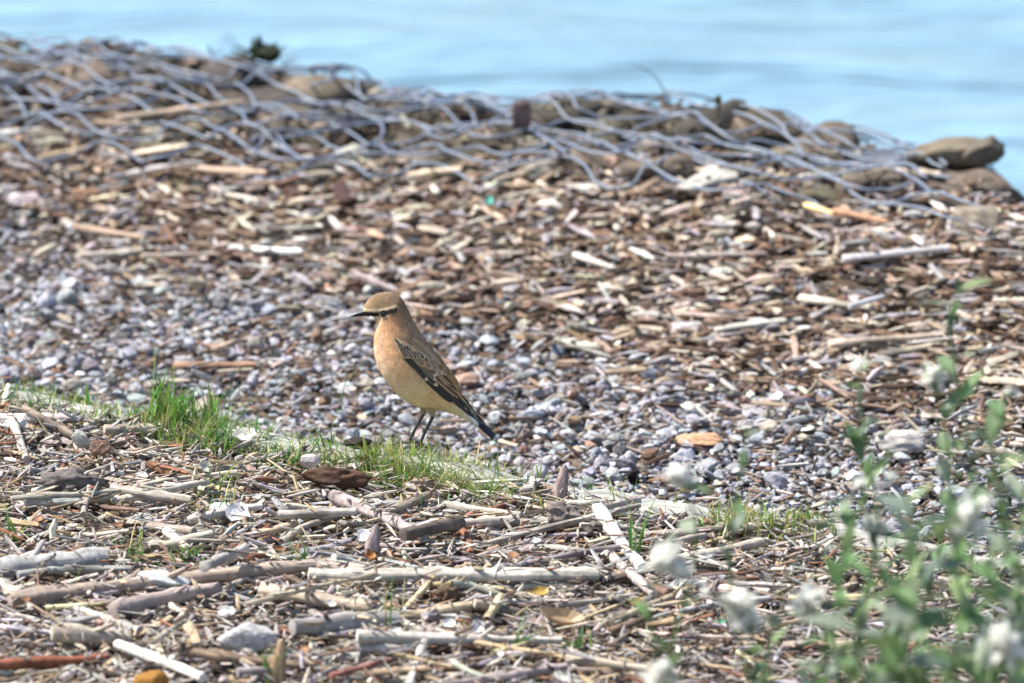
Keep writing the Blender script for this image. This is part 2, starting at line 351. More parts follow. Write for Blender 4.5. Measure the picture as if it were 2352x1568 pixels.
# ------------------------------------------------------------------ gabion stones
STONES = []
for i in range(14):
    V, T = rock_shape(3, 500+i, 9, 0.48, 0.08, 0.12); STONES.append(new_mesh('stone', V, None, T, None, V*1.5, M_rock, True))
def put_stone(x, y, sx, sy, sz, col, name='stone', sink=0.35, mesh=None, yaw=None, z=None):
    me = mesh or random.choice(STONES); o = link(name, me)
    zz = float(hget(x, y)) if z is None else z
    o.location = (x, y, zz+sz*(1-2*sink)); o.scale = (sx, sy, sz)
    o.rotation_euler = (random.gauss(0, 0.15), random.gauss(0, 0.15), random.random()*6.28 if yaw is None else yaw); o.color = (*col, 1)
    n_ = 7; g = np.linspace(-0.8, 0.8, n_); A, B = np.meshgrid(g, g)
    k = A**2+B**2 < 0.8
    mx = max(sx, sy)*0.9+min(sx, sy)*0.1
    A_, B_ = A[k], B[k]
    hh = o.location.z+sz*np.sqrt(np.maximum(0, 1-A_**2-B_**2))*0.85
    for dx in (-0.5, 0, 0.5):
        for dy in (-0.5, 0, 0.5): hraise(x+A_*sx+dx*GC*2, y+B_*sy+dy*GC*2, hh)
    return o
def size_word(s, a, b_): return 'small' if s < a else ('large' if s > b_ else 'medium')
for row in range(7):
    u = -0.64+row*0.021
    while u < 0.43:
        s = random.uniform(0.024, 0.050)*(1.0 if row < 4 else 0.72)*(1-0.25*max(0, u))
        x = u; y = crest(x)-0.008-row*0.046*(1-0.45*(x+0.5))+random.gauss(0, 0.008)
        c, ix = palette(ROCKPAL, 1); c = c[0]
        o = put_stone(x, y, s*random.uniform(1.0, 1.5), s*random.uniform(0.8, 1.1), s*random.uniform(0.35, 0.7), c, sink=random.uniform(0.25, 0.5), z=float(terrain(x, y))+0.004)
        auto(o, f"{size_word(s, 0.027, 0.038)} {ROCKPAL[ix[0]][2]} stone under the netting", 'stones piled under the wire netting', 'stone', 'g', o.location)
        u += s*random.uniform(1.5, 2.1)

def at_y(px, py, y):
    d = ray(px, py); t = (y-CAM_Y)/d.y; return Vector((d.x*t, y, CAM_Z+d.z*t))
SMOOTHER = []
for i in range(5):
    V, T = rock_shape(4, 560+i, 15, 0.30, 0.07, 0.3); SMOOTHER.append(new_mesh('boulder', V, None, T, None, V*2.5, M_rock, True))
def boulder(px, py, wpx, hpx, col, label, phrase, dz=0.0, deep=0.8, sink=0.15, mesh=None, off=0.0, name='boulder', aty=None):
    p = ground(px, py+hpx/2, off) if aty is None else at_y(px, py+hpx/2, aty); sc = (Vector((0, CAM_Y, CAM_Z))-p).length*K
    a, h_ = wpx/2*sc, hpx/2*sc*1.0
    me = mesh or random.choice(SMOOTHER)
    o = link(name, me, label=label, category='stone'); o.scale = (a*1.02, a*deep, h_*1.05)
    o.location = (p.x, p.y+a*deep*0.35, p.z+h_*(1-sink)+dz+(0.008 if aty is None else 0)); o.color = (*col, 1); o.rotation_euler = (0, 0, random.uniform(-0.4, 0.4))
    if phrase: note(phrase, o.location)
    return o
boulder(2190, 350, 200, 76, (0.17, 0.14, 0.10), 'large tan rock at the right end of the stone bank against the water', 'the large tan rock', aty=1.05, deep=0.6)
boulder(2262, 345, 88, 74, (0.13, 0.11, 0.085), 'rounded darker rock at the far right tip of the stone bank', 'the rounded rock at the tip', aty=1.03, deep=0.7)
boulder(2235, 525, 135, 78, (0.24, 0.20, 0.155), 'big tan boulder standing out of the driftwood near the right edge', 'the big tan boulder', deep=0.6)
boulder(1240, 412, 100, 62, (0.28, 0.25, 0.20), 'olive tan stone below the netting in the middle of the bank', 'the olive tan stone', deep=0.7)
boulder(800, 385, 105, 62, (0.40, 0.38, 0.31), 'pale yellowish stone just below the curled wire left of centre', 'the pale yellowish stone', deep=0.7)
boulder(1640, 438, 150, 62, (0.42, 0.40, 0.35), 'wide pale grey stone under the last netting right of centre', 'the wide pale stone', deep=0.6)
boulder(1685, 520, 75, 55, (0.10, 0.075, 0.06), 'dark brown lump lying in the driftwood chips right of centre', 'the dark brown lump', deep=0.8)
boulder(400, 548, 70, 52, (0.13, 0.085, 0.06), 'dark brown rounded lump among the driftwood at the left', 'the dark round lump', deep=0.8)
boulder(590, 375, 90, 45, (0.33, 0.29, 0.27), 'grey brown stone at the foot of the netting on the left', 'the grey brown stone', deep=0.8)
boulder(360, 330, 60, 60, (0.36, 0.33, 0.26), 'upright pale stone at the foot of the netting at left', 'the upright pale stone', deep=0.5)
boulder(1575, 780, 90, 45, (0.40, 0.38, 0.38), 'grey flat stone on the gravel right of the bird', 'the grey flat stone', deep=0.8)
boulder(1590, 790, 40, 30, (0.33, 0.30, 0.30), 'small dark grey stone touching a flat grey one right of the bird', None, deep=0.8)
boulder(1258, 496, 80, 42, (0.66, 0.62, 0.54), 'smooth cream white stone among the driftwood above the bird', 'the cream white stone', deep=0.7)
boulder(2060, 1035, 130, 55, (0.42, 0.39, 0.36), 'pale grey stone on the gravel behind the white flowers', 'the pale stone behind the flowers', deep=0.7)
boulder(1610, 1030, 105, 30, (0.45, 0.27, 0.16), 'orange tan flat stone on the gravel right of the tail', 'the orange flat stone', deep=0.8)
boulder(1072, 890, 60, 32, (0.42, 0.27, 0.20), 'pinkish orange pebble on the gravel just right of the wing', 'the pinkish pebble', deep=0.8)
boulder(873, 896, 26, 20, (0.78, 0.76, 0.72), 'small bright white pebble on the gravel just left of the breast', 'the bright white pebble', deep=0.9)
boulder(1385, 690, 42, 34, (0.66, 0.64, 0.62), 'white blocky pebble on the shore up right of the bird', 'the white blocky pebble', deep=0.9)
boulder(730, 500, 50, 40, (0.45, 0.42, 0.42), 'pale lilac grey pebble in the driftwood left of centre', 'the lilac grey pebble', deep=0.9)
boulder(270, 590, 50, 36, (0.20, 0.2, 0.21), 'dark slate grey pebble in the driftwood at the left', 'the slate pebble', deep=0.9)
# a brown wooden block standing in the netting, a dark clump and a knob on the crest
def lump_on(px, py, wpx, hpx, y, col, name, label, cat, mat=M_wood, sub=3, seed=1):
    d = ray(px, py); t = (y-CAM_Y)/d.y; c = Vector((d.x*t, y, CAM_Z+d.z*t)); sc = t*K
    V, T = rock_shape(sub, seed, 7, 0.3, 0.10, 0.2)
    if name == 'wooden_block': V = np.sign(V)*np.abs(V)**0.45*0.9*(1+0.06*np.sin(V[:, ::-1]*9))
    V = V*[wpx/2*sc, wpx/2*sc*0.7, hpx/2*sc]+np.array(c[:])
    o = link(name, new_mesh(name, V, None, T, np.tile(col, (len(V), 1)), V*80, mat, True), label=label, category=cat); note('the '+name.replace('_', ' '), c); return o
lump_on(1197, 262, 46, 70, 1.13, (0.12, 0.085, 0.08), 'wooden_block', 'squat dark brown wooden block standing upright in the wire netting', 'wood block', seed=71)
cl = empty('weed_clump', (0, 0, 0), label='dark tangled weed clump on the crest of the bank against the water', category='weed')
for i, (px, py, w_, h_) in enumerate([(612, 124, 62, 40), (597, 104, 18, 44), (632, 116, 16, 30)]):
    o = lump_on(px, py, w_, h_, 1.43, (0.03, 0.035, 0.018), 'weed_mass', '', '', M_rock, 3, 80+i); del o['label']; del o['category']; landmarks.pop(); o.parent = cl
st = Parts()
for i in range(26):
    d = ray(605+random.gauss(0, 22), 120+random.gauss(0, 10)); t = (1.43-CAM_Y)/d.y; c = np.array([d.x*t, 1.43, CAM_Z+d.z*t]); dr = np.array([random.gauss(0, 1), random.gauss(0, 0.6), random.uniform(-0.2, 1)]); dr = dr/np.linalg.norm(dr)*0.016
    st.add(*tube([c, c+dr*0.6, c+dr+[0, 0, -0.002]], [0.0012, 0.001, 0.0004], 4, 1, 0.1, i, 1, (0.05, 0.06, 0.02)))
link('weed_frond', st.mesh('weed_frond', M_grass), cl, kind='stuff')
lump_on(1650, 228, 18, 22, 1.10, (0.06, 0.06, 0.02), 'seed_knob', 'tiny dark seed knob on a stalk at the crest of the netting', 'seed head', M_rock, 2, 90)
lump_on(1650, 250, 6, 44, 1.10, (0.07, 0.06, 0.03), 'seed_stalk', 'short stalk under the tiny dark seed knob at the crest', 'stalk', M_wood, 2, 91)
bpy.data.objects['seed_stalk'].parent = bpy.data.objects['seed_knob']
for k_ in ('label', 'category'): del bpy.data.objects['seed_stalk'][k_]
for a in [((1455, 145), (1535, 222))]:
    ps = []
    for (px, py) in a:
        d = ray(px, py); t = (1.24-CAM_Y)/d.y; ps.append([d.x*t, 1.24, CAM_Z+d.z*t])
    ps = np.array(ps); mid = ps.mean(0)+[0.004, 0, 0.004]
    V, Q, T, C, G = tube([ps[0], mid, ps[1], ps[1]+[0.012, 0, -0.03]], [0.0004, 0.0007, 0.0009, 0.001], 5, 1, 0.1, 3, 1, (0.22, 0.22, 0.18))
    link('dry_stalk', new_mesh('dry_stalk', V, Q, T, C, G, M_wood), label='thin dry stalk leaning left above the crest against the water', category='stalk')

# ------------------------------------------------------------------ wire netting
def drape(x, y, lift):
    out = []
    for a, b_ in zip(x, y):
        i0, j0 = hidx(a, b_); sub = H[max(0, i0-3):i0+4, max(0, j0-3):j0+4]; out.append(sub.max()*0.85+sub.mean()*0.15)
    z = np.array(out); 
    for _ in range(3): z[1:-1] = np.maximum(z[1:-1]*0.9, 0.25*z[:-2]+0.5*z[1:-1]+0.25*z[2:]) if False else 0.25*z[:-2]+0.5*z[1:-1]+0.25*z[2:]
    return z+lift
net = empty('wire_netting', (0, 1.2, 0), label='torn blue grey hexagonal wire netting draped over the stone bank', category='wire netting')
def net_layer(v0, nst, s, seg, ph, sk, seed, x0=-0.66, x1=0.435, lift=0.004, colr=(0.17, 0.205, 0.265), thick=0.00135):
    r = random.Random(seed)
    for i in range(nst):
        xs, vs_ = [], []; u_ = x0+r.uniform(0, 0.02); step = 0; lim = x1-r.uniform(0, 0.05)-0.02*(i % 3)
        if i >= nst-3: u_ += r.uniform(0, 0.15)
        while u_ < lim:
            kk = int(round((u_-x0)/seg))
            xs.append(u_); u_ += 0.006
        xs = np.array(xs); cyc = ((xs-x0)/seg+ph)
        # hexagon zigzag: flat (twist) - slope - flat - slope
        f = (cyc % 2.0); tri = np.where(f < 0.42, 1.0, np.where(f < 1.0, 1-2*(f-0.42)/0.58, np.where(f < 1.42, -1.0, -1+2*(f-1.42)/0.58)))
        tri = np.convolve(np.pad(tri, 2, 'edge'), [0.1, 0.2, 0.4, 0.2, 0.1], 'valid')
        sg = 1 if i % 2 else -1
        tw = np.where((f % 1.0) < 0.42, np.sin(xs*700+i*2)*0.0016, 0)
        v = v0+i*s+sg*tri*s*0.44+tw
        skw = sk*xs+0.012*np.sin(xs*7+seed+i*0.2)+0.006*np.sin(xs*19+seed*2)+0.003*np.sin(xs*41+i+seed)
        y = crest(xs)-v*(1-0.36*np.clip(xs+0.45, 0, 1))+skw+0.004*np.sin(xs*83+i*2.3)+0.003*np.sin(xs*137+i*5)+0.004*np.array([r.uniform(-1, 1) for _ in range(1)])[0]
        x_ = xs+0.010*np.sin(v*60+seed)+0.006*np.sin(xs*30+i)
        z = drape(x_, y, lift)+0.003*np.sin(xs*37+i*1.7+seed)+0.0015*np.sin(xs*97+i*3)+0.002
        z += np.where(v < 0.0, -0.0, 0)
        V, Q, T, C, G = tube(np.stack([x_, y, z], -1), thick, 6, 1.0, 0.03, seed*40+i, 1.0, colr, gs=30)
        link('wire', new_mesh('wire', V-np.array([0, 1.2, 0]), Q, T, C, G, M_wire), net)
net_layer(-0.025, 8, 0.050, 0.052, 0.0, 0.00, 1, lift=0.003)
net_layer(-0.01, 6, 0.054, 0.056, 0.7, 0.05, 2, lift=0.005, colr=(0.17, 0.20, 0.255))
litter('crest_litter', 2600, lambda x, y: (y < crest(x)+0.03) & (y > crest(x)-0.30) & (x < 0.44), -0.66, 0.5, 0.8, 1.9, (0.008, 0.036), (0.002, 0.007), (0.3, 0.9), 0.002, [(2, (0.26, 0.2, 0.15), ''), (4, (0.12, 0.085, 0.06), ''), (3, (0.05, 0.04, 0.03), ''), (1, (0.4, 0.34, 0.28), '')], 'dark wood debris caught among the stones and the wire netting', tl=0.3, zf=lambda x, y: hget(x, y)-0.003)
# loose curled wires seen one by one
def loose(pts_, lift, th=0.0015):
    P_ = [ground(px, py, lift) for px, py in pts_]; out = []
    n_ = len(P_)
    for i in range(n_-1):
        p0, p1, p2, p3 = P_[max(i-1, 0)], P_[i], P_[i+1], P_[min(i+2, n_-1)]
        for k_ in range(8):
            t = k_/8; out.append(0.5*((2*p1)+(p2-p0)*t+(2*p0-5*p1+4*p2-p3)*t*t+(3*p1-p0-3*p2+p3)*t**3))
    out.append(P_[-1]); A = np.array([p[:] for p in out])
    hz = hget(A[:, 0], A[:, 1]); A[:, 2] = np.maximum(A[:, 2], hz+0.002)
    for _ in range(3): A[1:-1, 2] = 0.25*A[:-2, 2]+0.5*A[1:-1, 2]+0.25*A[2:, 2]
    V, Q, T, C, G = tube(A, th, 6, 1, 0.03, 7, 1, (0.15, 0.18, 0.25), gs=30)
    link('wire', new_mesh('wire', V-np.array([0, 1.2, 0]), Q, T, C, G, M_wire), net)
loose([(575, 325), (625, 300), (655, 335), (700, 365), (790, 352), (868, 322), (878, 288), (850, 282), (740, 300), (640, 318)], 0.03)
loose([(515, 300), (560, 335), (640, 365), (720, 362)], 0.03)
loose([(1110, 230), (1180, 270), (1245, 312), (1300, 350)], 0.035)
loose([(1440, 345), (1480, 385), (1560, 420), (1480, 400)], 0.02)
loose([(0, 160), (60, 195), (110, 230), (170, 200), (290, 188)], 0.03)
loose([(70, 75), (130, 118), (200, 150), (330, 160)], 0.035)
loose([(0, 225), (110, 232), (200, 250), (330, 235), (400, 200)], 0.03)
loose([(640, 118), (710, 165), (780, 190), (870, 185), (900, 215)], 0.035)
loose([(2055, 375), (2085, 420), (2140, 440)], 0.02); loose([(1660, 405), (1725, 430), (1770, 445)], 0.02)
loose([(480, 105), (540, 88), (578, 85), (600, 105)], 0.045, 0.0013)

# ------------------------------------------------------------------ sticks
def stick_mesh(name, L, r, bend, sides, col, seed, taper=0.75, flat=1.0, knots=True, n_=None, hollow=False, kink=0.0, mat=None):
    rr = np.random.default_rng(seed); n_ = n_ or max(5, int(L/0.012)+3)
    P = bend_pts(L, n_, bend, seed, kink); t = np.linspace(0, 1, n_)
    rad = r*(1-(1-taper)*t)*(1+0.07*rr.normal(size=n_))
    if knots and n_ > 6:
        for _ in range(rr.integers(1, 4)): rad[rr.integers(1, n_-1)] *= rr.uniform(1.12, 1.35)
    cc = np.clip(np.asarray(col)[None]*(1+0.10*rr.normal(size=(n_, 1))), 0.01, 0.8)
    if rr.random() < 0.45:
        k_ = rr.integers(0, n_); cc[max(0, k_-1):k_+2] *= rr.uniform(0.45, 0.75)
    V, Q, T, C, G = tube(P, rad, sides, flat, 0.09 if knots else 0.02, seed, 1.2, cc, gs=60)
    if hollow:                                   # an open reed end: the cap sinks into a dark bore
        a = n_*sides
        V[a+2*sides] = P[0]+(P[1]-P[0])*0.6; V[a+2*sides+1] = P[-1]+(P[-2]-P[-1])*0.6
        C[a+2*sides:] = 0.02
    return new_mesh(name, V, Q, T, C, G, mat or M_wood, sides > 5)
def lay(o, x, y, yaw, L, r, sink=0.3, maxslope=0.3, flat=1.0, extra=0.0):
    n_ = max(5, int(L/0.005)); t = np.linspace(-0.5, 0.5, n_); cx, sx = math.cos(yaw), math.sin(yaw)
    xs, ys = x+t*L*cx, y+t*L*sx; h = hget(xs, ys)
    q = max(1, n_//4); zA, zB = np.percentile(h[:q], 80), np.percentile(h[-q:], 80)
    sl = np.clip((zB-zA)/L, -maxslope, maxslope); mid = 0.5*(zA+zB)
    line = mid+sl*t*L; up = np.percentile(h-line, 88)
    z0 = mid+max(up, -0.002)*0.8+r*flat*(1-sink)+extra
    o.location = (x, y, z0); o.rotation_euler = (0, -math.atan(sl), yaw)
    top = z0+sl*t*L+r*flat*0.9
    k_ = max(1, int(r/GC+0.5))
    for j in range(-k_, k_+1):
        f = math.sqrt(max(0, 1-(j*GC/(r+GC*0.6))**2)); hraise(xs-sx*j*GC, ys+cx*j*GC, top-(1-f)*r)
    return o
def hand(kind, a, b_, th, col, label, cat, phrase=None, bend=0.03, flat=1.0, taper=0.85, sides=10, seed=None, hollow=False, kink=0.0, mat=None, sink=0.3, extra=0.0, name=None, knots=True, off=0.012):
    global HS; HS += 1; seed = seed or HS
    p, q = ground(*a, off), ground(*b_, off); L = (q-p).to_2d().length; c = (p+q)/2
    sc = (Vector((0, CAM_Y, CAM_Z))-c).length*K; r = th*sc/2
    o = link(kind, stick_mesh(kind, L, r, bend, sides, col, seed, taper, flat, knots, hollow=hollow, kink=kink, mat=mat), label=label, category=cat)
    lay(o, c.x, c.y, math.atan2(q.y-p.y, q.x-p.x), L, r, sink=sink, flat=flat, extra=extra)
    if kind == 'branch':
        for q_ in range(2):
            r_s = random.Random(HS*7+q_); tt = r_s.uniform(-0.35, 0.35)*L; sg = 1 if q_ else -1; a_ = np.array([tt, 0, 0.2*r]); d_ = np.array([r_s.uniform(.4, 1), sg*r_s.uniform(.5, 1), r_s.uniform(.2, .8)]); d_ /= np.linalg.norm(d_); ln = r*r_s.uniform(1.6, 3.4)
            V, Q, T, C, G = tube([a_, a_+d_*ln*0.5, a_+d_*ln], [r*0.45, r*0.3, r*0.22], 7, 1, 0.15, HS+q_, 1.2, col, gs=60)
            link('stub', new_mesh('stub', V, Q, T, C, G, M_wood), o)
    if phrase: note(phrase, o.location)
    return o
HS = 1000
PALE, CREAM, GREYT, BRN, DK, RED, WHT = (0.48, 0.43, 0.37), (0.52, 0.44, 0.33), (0.36, 0.32, 0.29), (0.26, 0.18, 0.12), (0.07, 0.05, 0.04), (0.26, 0.09, 0.05), (0.66, 0.63, 0.58)

# random countable sticks first, the hand placed ones settle on top of them
def random_sticks(n_, kind, cat, group, Lr, rr_, pal, noun, flat=(0.85, 1.0), sides=7, bend=0.06, hollow=False, knots=True):
    for i in range(n_):
        for _ in range(50):
            x, y = random.uniform(-0.47, 0.47), random.uniform(-0.80, 0.34)
            if (y < edge(x)-0.03 and not (-0.13 < x < 0.0 and y > edge(x)-0.085) and not (-0.22 < x < -0.13 and y > edge(x)-0.06)) and abs(x) < 0.395+0.02*(y+0.7): break
        L = math.exp(random.uniform(math.log(Lr[0]), math.log(Lr[1]))); r = math.exp(random.uniform(math.log(rr_[0]), math.log(rr_[1])))
        r = min(r, L*0.2)
        c, ix = palette(pal, 1, 0.1)
        yaw = random.gauss(0.1, 0.75) if random.random() < 0.8 else random.uniform(0, 3.14)
        o = link(kind, stick_mesh(kind, L, r, bend, sides, c[0], random.randrange(99999), random.uniform(0.55, 0.95), random.uniform(*flat), knots, hollow=hollow, kink=random.choice([0, 0, 0.12, 0.3, -0.25])))
        lay(o, x, y, yaw, L, r, sink=0.35)
        lw = 'short' if L < (Lr[0]*Lr[1])**0.5*0.8 else ('long' if L > (Lr[0]*Lr[1])**0.5*1.45 else 'medium')
        tw = 'thin' if r < (rr_[0]*rr_[1])**0.5 else 'thick'
        auto(o, f"{lw} {tw} {pal[ix[0]][2]} {noun}", group, cat, 'b', o.location)
random_sticks(70, 'bark_piece', 'bark', 'bark pieces strewn over the bank', (0.018, 0.05), (0.004, 0.008), WOODPAL, 'bark piece', flat=(0.25, 0.45), sides=6, bend=0.1)
random_sticks(255, 'driftwood_stick', 'stick', 'driftwood sticks strewn over the bank', (0.020, 0.09), (0.0015, 0.0048), WOODPAL, 'stick', bend=0.13)
random_sticks(60, 'reed_stem', 'reed', 'broken reed stems strewn over the bank', (0.03, 0.10), (0.0016, 0.0036), [(3, (0.55, 0.44, 0.27), 'straw'), (2, (0.5, 0.45, 0.36), 'pale'), (1, (0.62, 0.58, 0.5), 'white')], 'reed stem', bend=0.02, hollow=True, knots=False, sides=8)

S, CB = 'driftwood_stick', 'branch'
hand(S, (710, 1336), (1375, 1336), 33, (0.47, 0.43, 0.37), 'long straight pale pole lying flat across the middle of the bank', 'stick', 'the long straight pole', bend=0.012, taper=0.95)
hand(CB, (770, 1140), (980, 1232), 33, (0.46, 0.38, 0.36), 'thick pinkish grey branch slanting down to the right below the bird', 'branch', 'the pinkish branch', bend=0.04, taper=0.8, off=0.02)
hand(S, (925, 1268), (1060, 1232), 30, (0.14, 0.11, 0.09), 'stout dark brown stick crossing the lower end of the pinkish branch', 'stick', 'the stout dark stick')
hand(S, (700, 1290), (840, 1312), 24, (0.44, 0.33, 0.27), 'tan ringed stick ending just above the left of the long pole', 'stick', None)
hand(S, (880, 1172), (985, 1132), 24, (0.27, 0.21, 0.16), 'brown stick slanting up to the right beyond the pinkish branch', 'stick', 'the slanting brown stick', off=0.02)
hand(S, (975, 1150), (1195, 1190), 20, (0.47, 0.42, 0.34), 'pale cream stick slanting down right beyond the white stone flake', 'stick', None)
hand(S, (1060, 1182), (1185, 1160), 14, (0.30, 0.13, 0.09), 'thin reddish stick beside the pale cream one below the grass', 'stick', 'the thin reddish stick')
hand(S, (1370, 1180), (1475, 1290), 32, WHT, 'thick bleached white stick slanting down right near the white flowers', 'stick', 'the thick bleached stick', off=0.02)
hand(S, (1400, 1280), (1500, 1378), 24, (0.40, 0.34, 0.31), 'grey brown stick continuing below the thick bleached one', 'stick', 'the grey brown stick')
hand(S, (1120, 1308), (1440, 1282), 15, (0.33, 0.27, 0.27), 'long slender grey purple stick just beyond the long straight pole', 'stick', None, bend=0.08)
hand(S, (1060, 1252), (1470, 1190), 15, (0.46, 0.40, 0.34), 'long thin pale stick rising gently to the right in mid bank', 'stick', None)
hand(S, (990, 1218), (1190, 1205), 26, (0.42, 0.36, 0.30), 'short stout tan stick beside the white stone flake', 'stick', None)
hand(S, (1385, 1165), (1478, 1120), 20, (0.43, 0.36, 0.32), 'tan stick rising to the right with its tip by the edge log', 'stick', 'the tan stick by the edge log', off=0.02)
hand(S, (1360, 1150), (1430, 1122), 14, (0.38, 0.32, 0.26), 'thin tan stick lying left of the tan one by the edge log', 'stick', None, off=0.02)
hand(CB, (20, 1385), (720, 1320), 50, (0.34, 0.27, 0.22), 'very thick long brown split branch across the lower left of the bank', 'branch', 'the very thick split branch', bend=0.05, taper=0.7, sides=12, flat=0.85)
hand(CB, (255, 1408), (500, 1360), 36, (0.36, 0.29, 0.26), 'curved mauve brown branch lying in front of the very thick split one', 'branch', 'the curved mauve branch', bend=0.10, taper=0.9)
hand(S, (470, 1372), (562, 1318), 26, (0.47, 0.43, 0.39), 'stub of grey branch pointing up right over the split branch', 'stick', None, extra=0.008)
hand(CB, (0, 1315), (245, 1300), 52, (0.36, 0.345, 0.33), 'massive smooth grey log piece at the left frame edge', 'branch', 'the massive grey log piece', bend=0.02, taper=0.9, sides=12)
hand(S, (205, 1278), (430, 1258), 17, PALE, 'long pale stick lying just beyond the massive grey log piece', 'stick', None)
hand(CB, (600, 1385), (850, 1410), 32, (0.42, 0.34, 0.26), 'thick tan branch with torn end left of centre near the bottom', 'branch', 'the thick torn branch', bend=0.06)
hand(CB, (-30, 1330), (45, 1370), 44, (0.50, 0.45, 0.38), 'blunt pale log end poking in from the left edge', 'branch', None)
hand(CB, (670, 1462), (910, 1425), 38, (0.33, 0.31, 0.29), 'grey knobbly branch thickening to the right near the bottom', 'branch', 'the grey knobbly branch', bend=0.06, taper=1.3, sides=12)
hand(CB, (120, 1490), (300, 1480), 38, (0.42, 0.36, 0.29), 'thick smooth tan branch near the bottom left corner', 'branch', 'the thick smooth tan branch', bend=0.02)
hand(S, (-20, 1550), (252, 1508), 24, (0.27, 0.10, 0.055), 'rusty red brown stick rising to the right in the bottom left corner', 'stick', 'the rusty stick', bend=0.01)
hand(S, (272, 1500), (470, 1572), 26, (0.66, 0.62, 0.56), 'bright bleached stick slanting down right in the bottom left corner', 'stick', 'the bright bleached stick', bend=0.04, extra=0.004)
hand(S, (355, 1535), (425, 1480), 13, (0.44, 0.38, 0.30), 'thin tan twig crossing over the bright bleached stick', 'stick', None, extra=0.012)
hand(S, (175, 1400), (320, 1445), 22, (0.55, 0.50, 0.44), 'pale stick slanting down right in front of the thick split branch', 'stick', None)
hand(CB, (820, 1500), (1290, 1488), 32, (0.47, 0.43, 0.38), 'long pale arched branch lying near the bottom centre', 'branch', 'the long arched branch', bend=0.07, taper=0.6)
hand(S, (938, 1585), (975, 1495), 20, (0.47, 0.42, 0.38), 'pale side twig running down from the long arched branch', 'stick', None)
hand(S, (900, 1418), (1080, 1408), 30, (0.46, 0.37, 0.25), 'stout yellowish reed piece left of the hollow reed end', 'reed', 'the stout reed piece', bend=0.01, knots=False)
hand('reed_stem', (1085, 1408), (1215, 1400), 28, (0.40, 0.33, 0.26), 'stout two toned reed piece beyond the hollow reed end', 'reed', None, bend=0.01, knots=False)
hand('reed_stem', (1118, 1436), (1150, 1400), 22, (0.52, 0.42, 0.26), 'hollow reed with its round open end facing the viewer', 'reed', 'the hollow reed end', hollow=True, knots=False, bend=0.0, extra=0.005)
hand(S, (1400, 1445), (1590, 1345), 18, (0.45, 0.37, 0.25), 'long tan stick rising to the right below the white flower clump', 'stick', None, bend=0.01)
hand(S, (0, 926), (55, 946), 20, (0.72, 0.70, 0.68), 'bright white stick poking in at the left edge below the grass', 'stick', 'the bright white stick', off=0.03)
hand(S, (25, 935), (62, 1008), 20, (0.42, 0.35, 0.31), 'mauve brown stick lying end on in front of the bright white one', 'stick', None, off=0.03)
hand(S, (55, 945), (170, 975), 18, (0.25, 0.20, 0.16), 'brown splintered stick right of the bright white one', 'stick', None, off=0.02)
hand(S, (370, 1038), (510, 1012), 13, (0.62, 0.57, 0.46), 'slim bright cream reed rising to the right below the tall grass', 'stick', 'the slim cream reed')
hand(S, (260, 1160), (480, 1130), 18, (0.52, 0.46, 0.38), 'long pale stick sloping up right in the left bank', 'stick', None)
hand(S, (260, 1105), (545, 1098), 12, (0.5, 0.44, 0.36), 'thin straight cream stick in the left bank', 'stick', None)
hand(S, (255, 1150), (440, 1165), 22, (0.42, 0.37, 0.31), 'stout grey tan stick in the left bank', 'stick', 'the stout grey tan stick')
hand(S, (380, 1238), (450, 1268), 22, (0.60, 0.54, 0.45), 'short light stick slanting down right above the pale flat stone', 'stick', None)
hand(S, (290, 1190), (445, 1235), 22, (0.32, 0.27, 0.22), 'grey brown stick slanting down right in the middle left', 'stick', None)
hand(S, (430, 1205), (600, 1188), 20, (0.5, 0.45, 0.4), 'pale curved stick left of the broken white shells', 'stick', None, bend=0.08)
hand(S, (640, 1205), (820, 1215), 22, (0.40, 0.36, 0.32), 'thick grey stick right of the broken white shells', 'stick', None)
hand(S, (1480, 1215), (1900, 1188), 18, (0.40, 0.35, 0.28), 'long tan stick parallel to the edge log at the right', 'stick', 'the long tan stick at right', off=0.02)
hand(S, (1620, 1240), (1500, 1275), 15, (0.38, 0.32, 0.27), 'tan stick slanting down left near the tall white blossoms', 'stick', None)
hand(S, (1560, 1342), (1880, 1332), 24, (0.58, 0.53, 0.48), 'long bleached stick behind the white flowers on the right', 'stick', 'the long bleached stick at right')
hand(S, (1800, 1470), (2080, 1480), 22, (0.45, 0.38, 0.29), 'tan stick lying low behind the green plants at bottom right', 'stick', None)
hand(S, (1540, 1430), (1640, 1410), 16, (0.27, 0.13, 0.08), 'short rusty brown stick between the white flowers', 'stick', None)
hand(S, (1280, 1400), (1460, 1372), 14, (0.44, 0.38, 0.33), 'thin grey stick right of the hollow reed end', 'stick', None)
hand(S, (560, 1440), (860, 1352), 12, (0.50, 0.42, 0.30), 'long thin tan reed rising to the right across the thick torn branch', 'stick', None, extra=0.006)
hand(S, (760, 1560), (900, 1520), 16, (0.30, 0.13, 0.10), 'reddish twig rising right near the bottom centre left', 'stick', None)
hand(S, (1010, 1590), (1300, 1540), 24, (0.42, 0.34, 0.32), 'pinkish brown stick at the bottom edge right of centre', 'stick', None)
hand(S, (1300, 1530), (1560, 1560), 20, (0.44, 0.37, 0.28), 'tan stick at the bottom edge left of the lowest flower', 'stick', None)
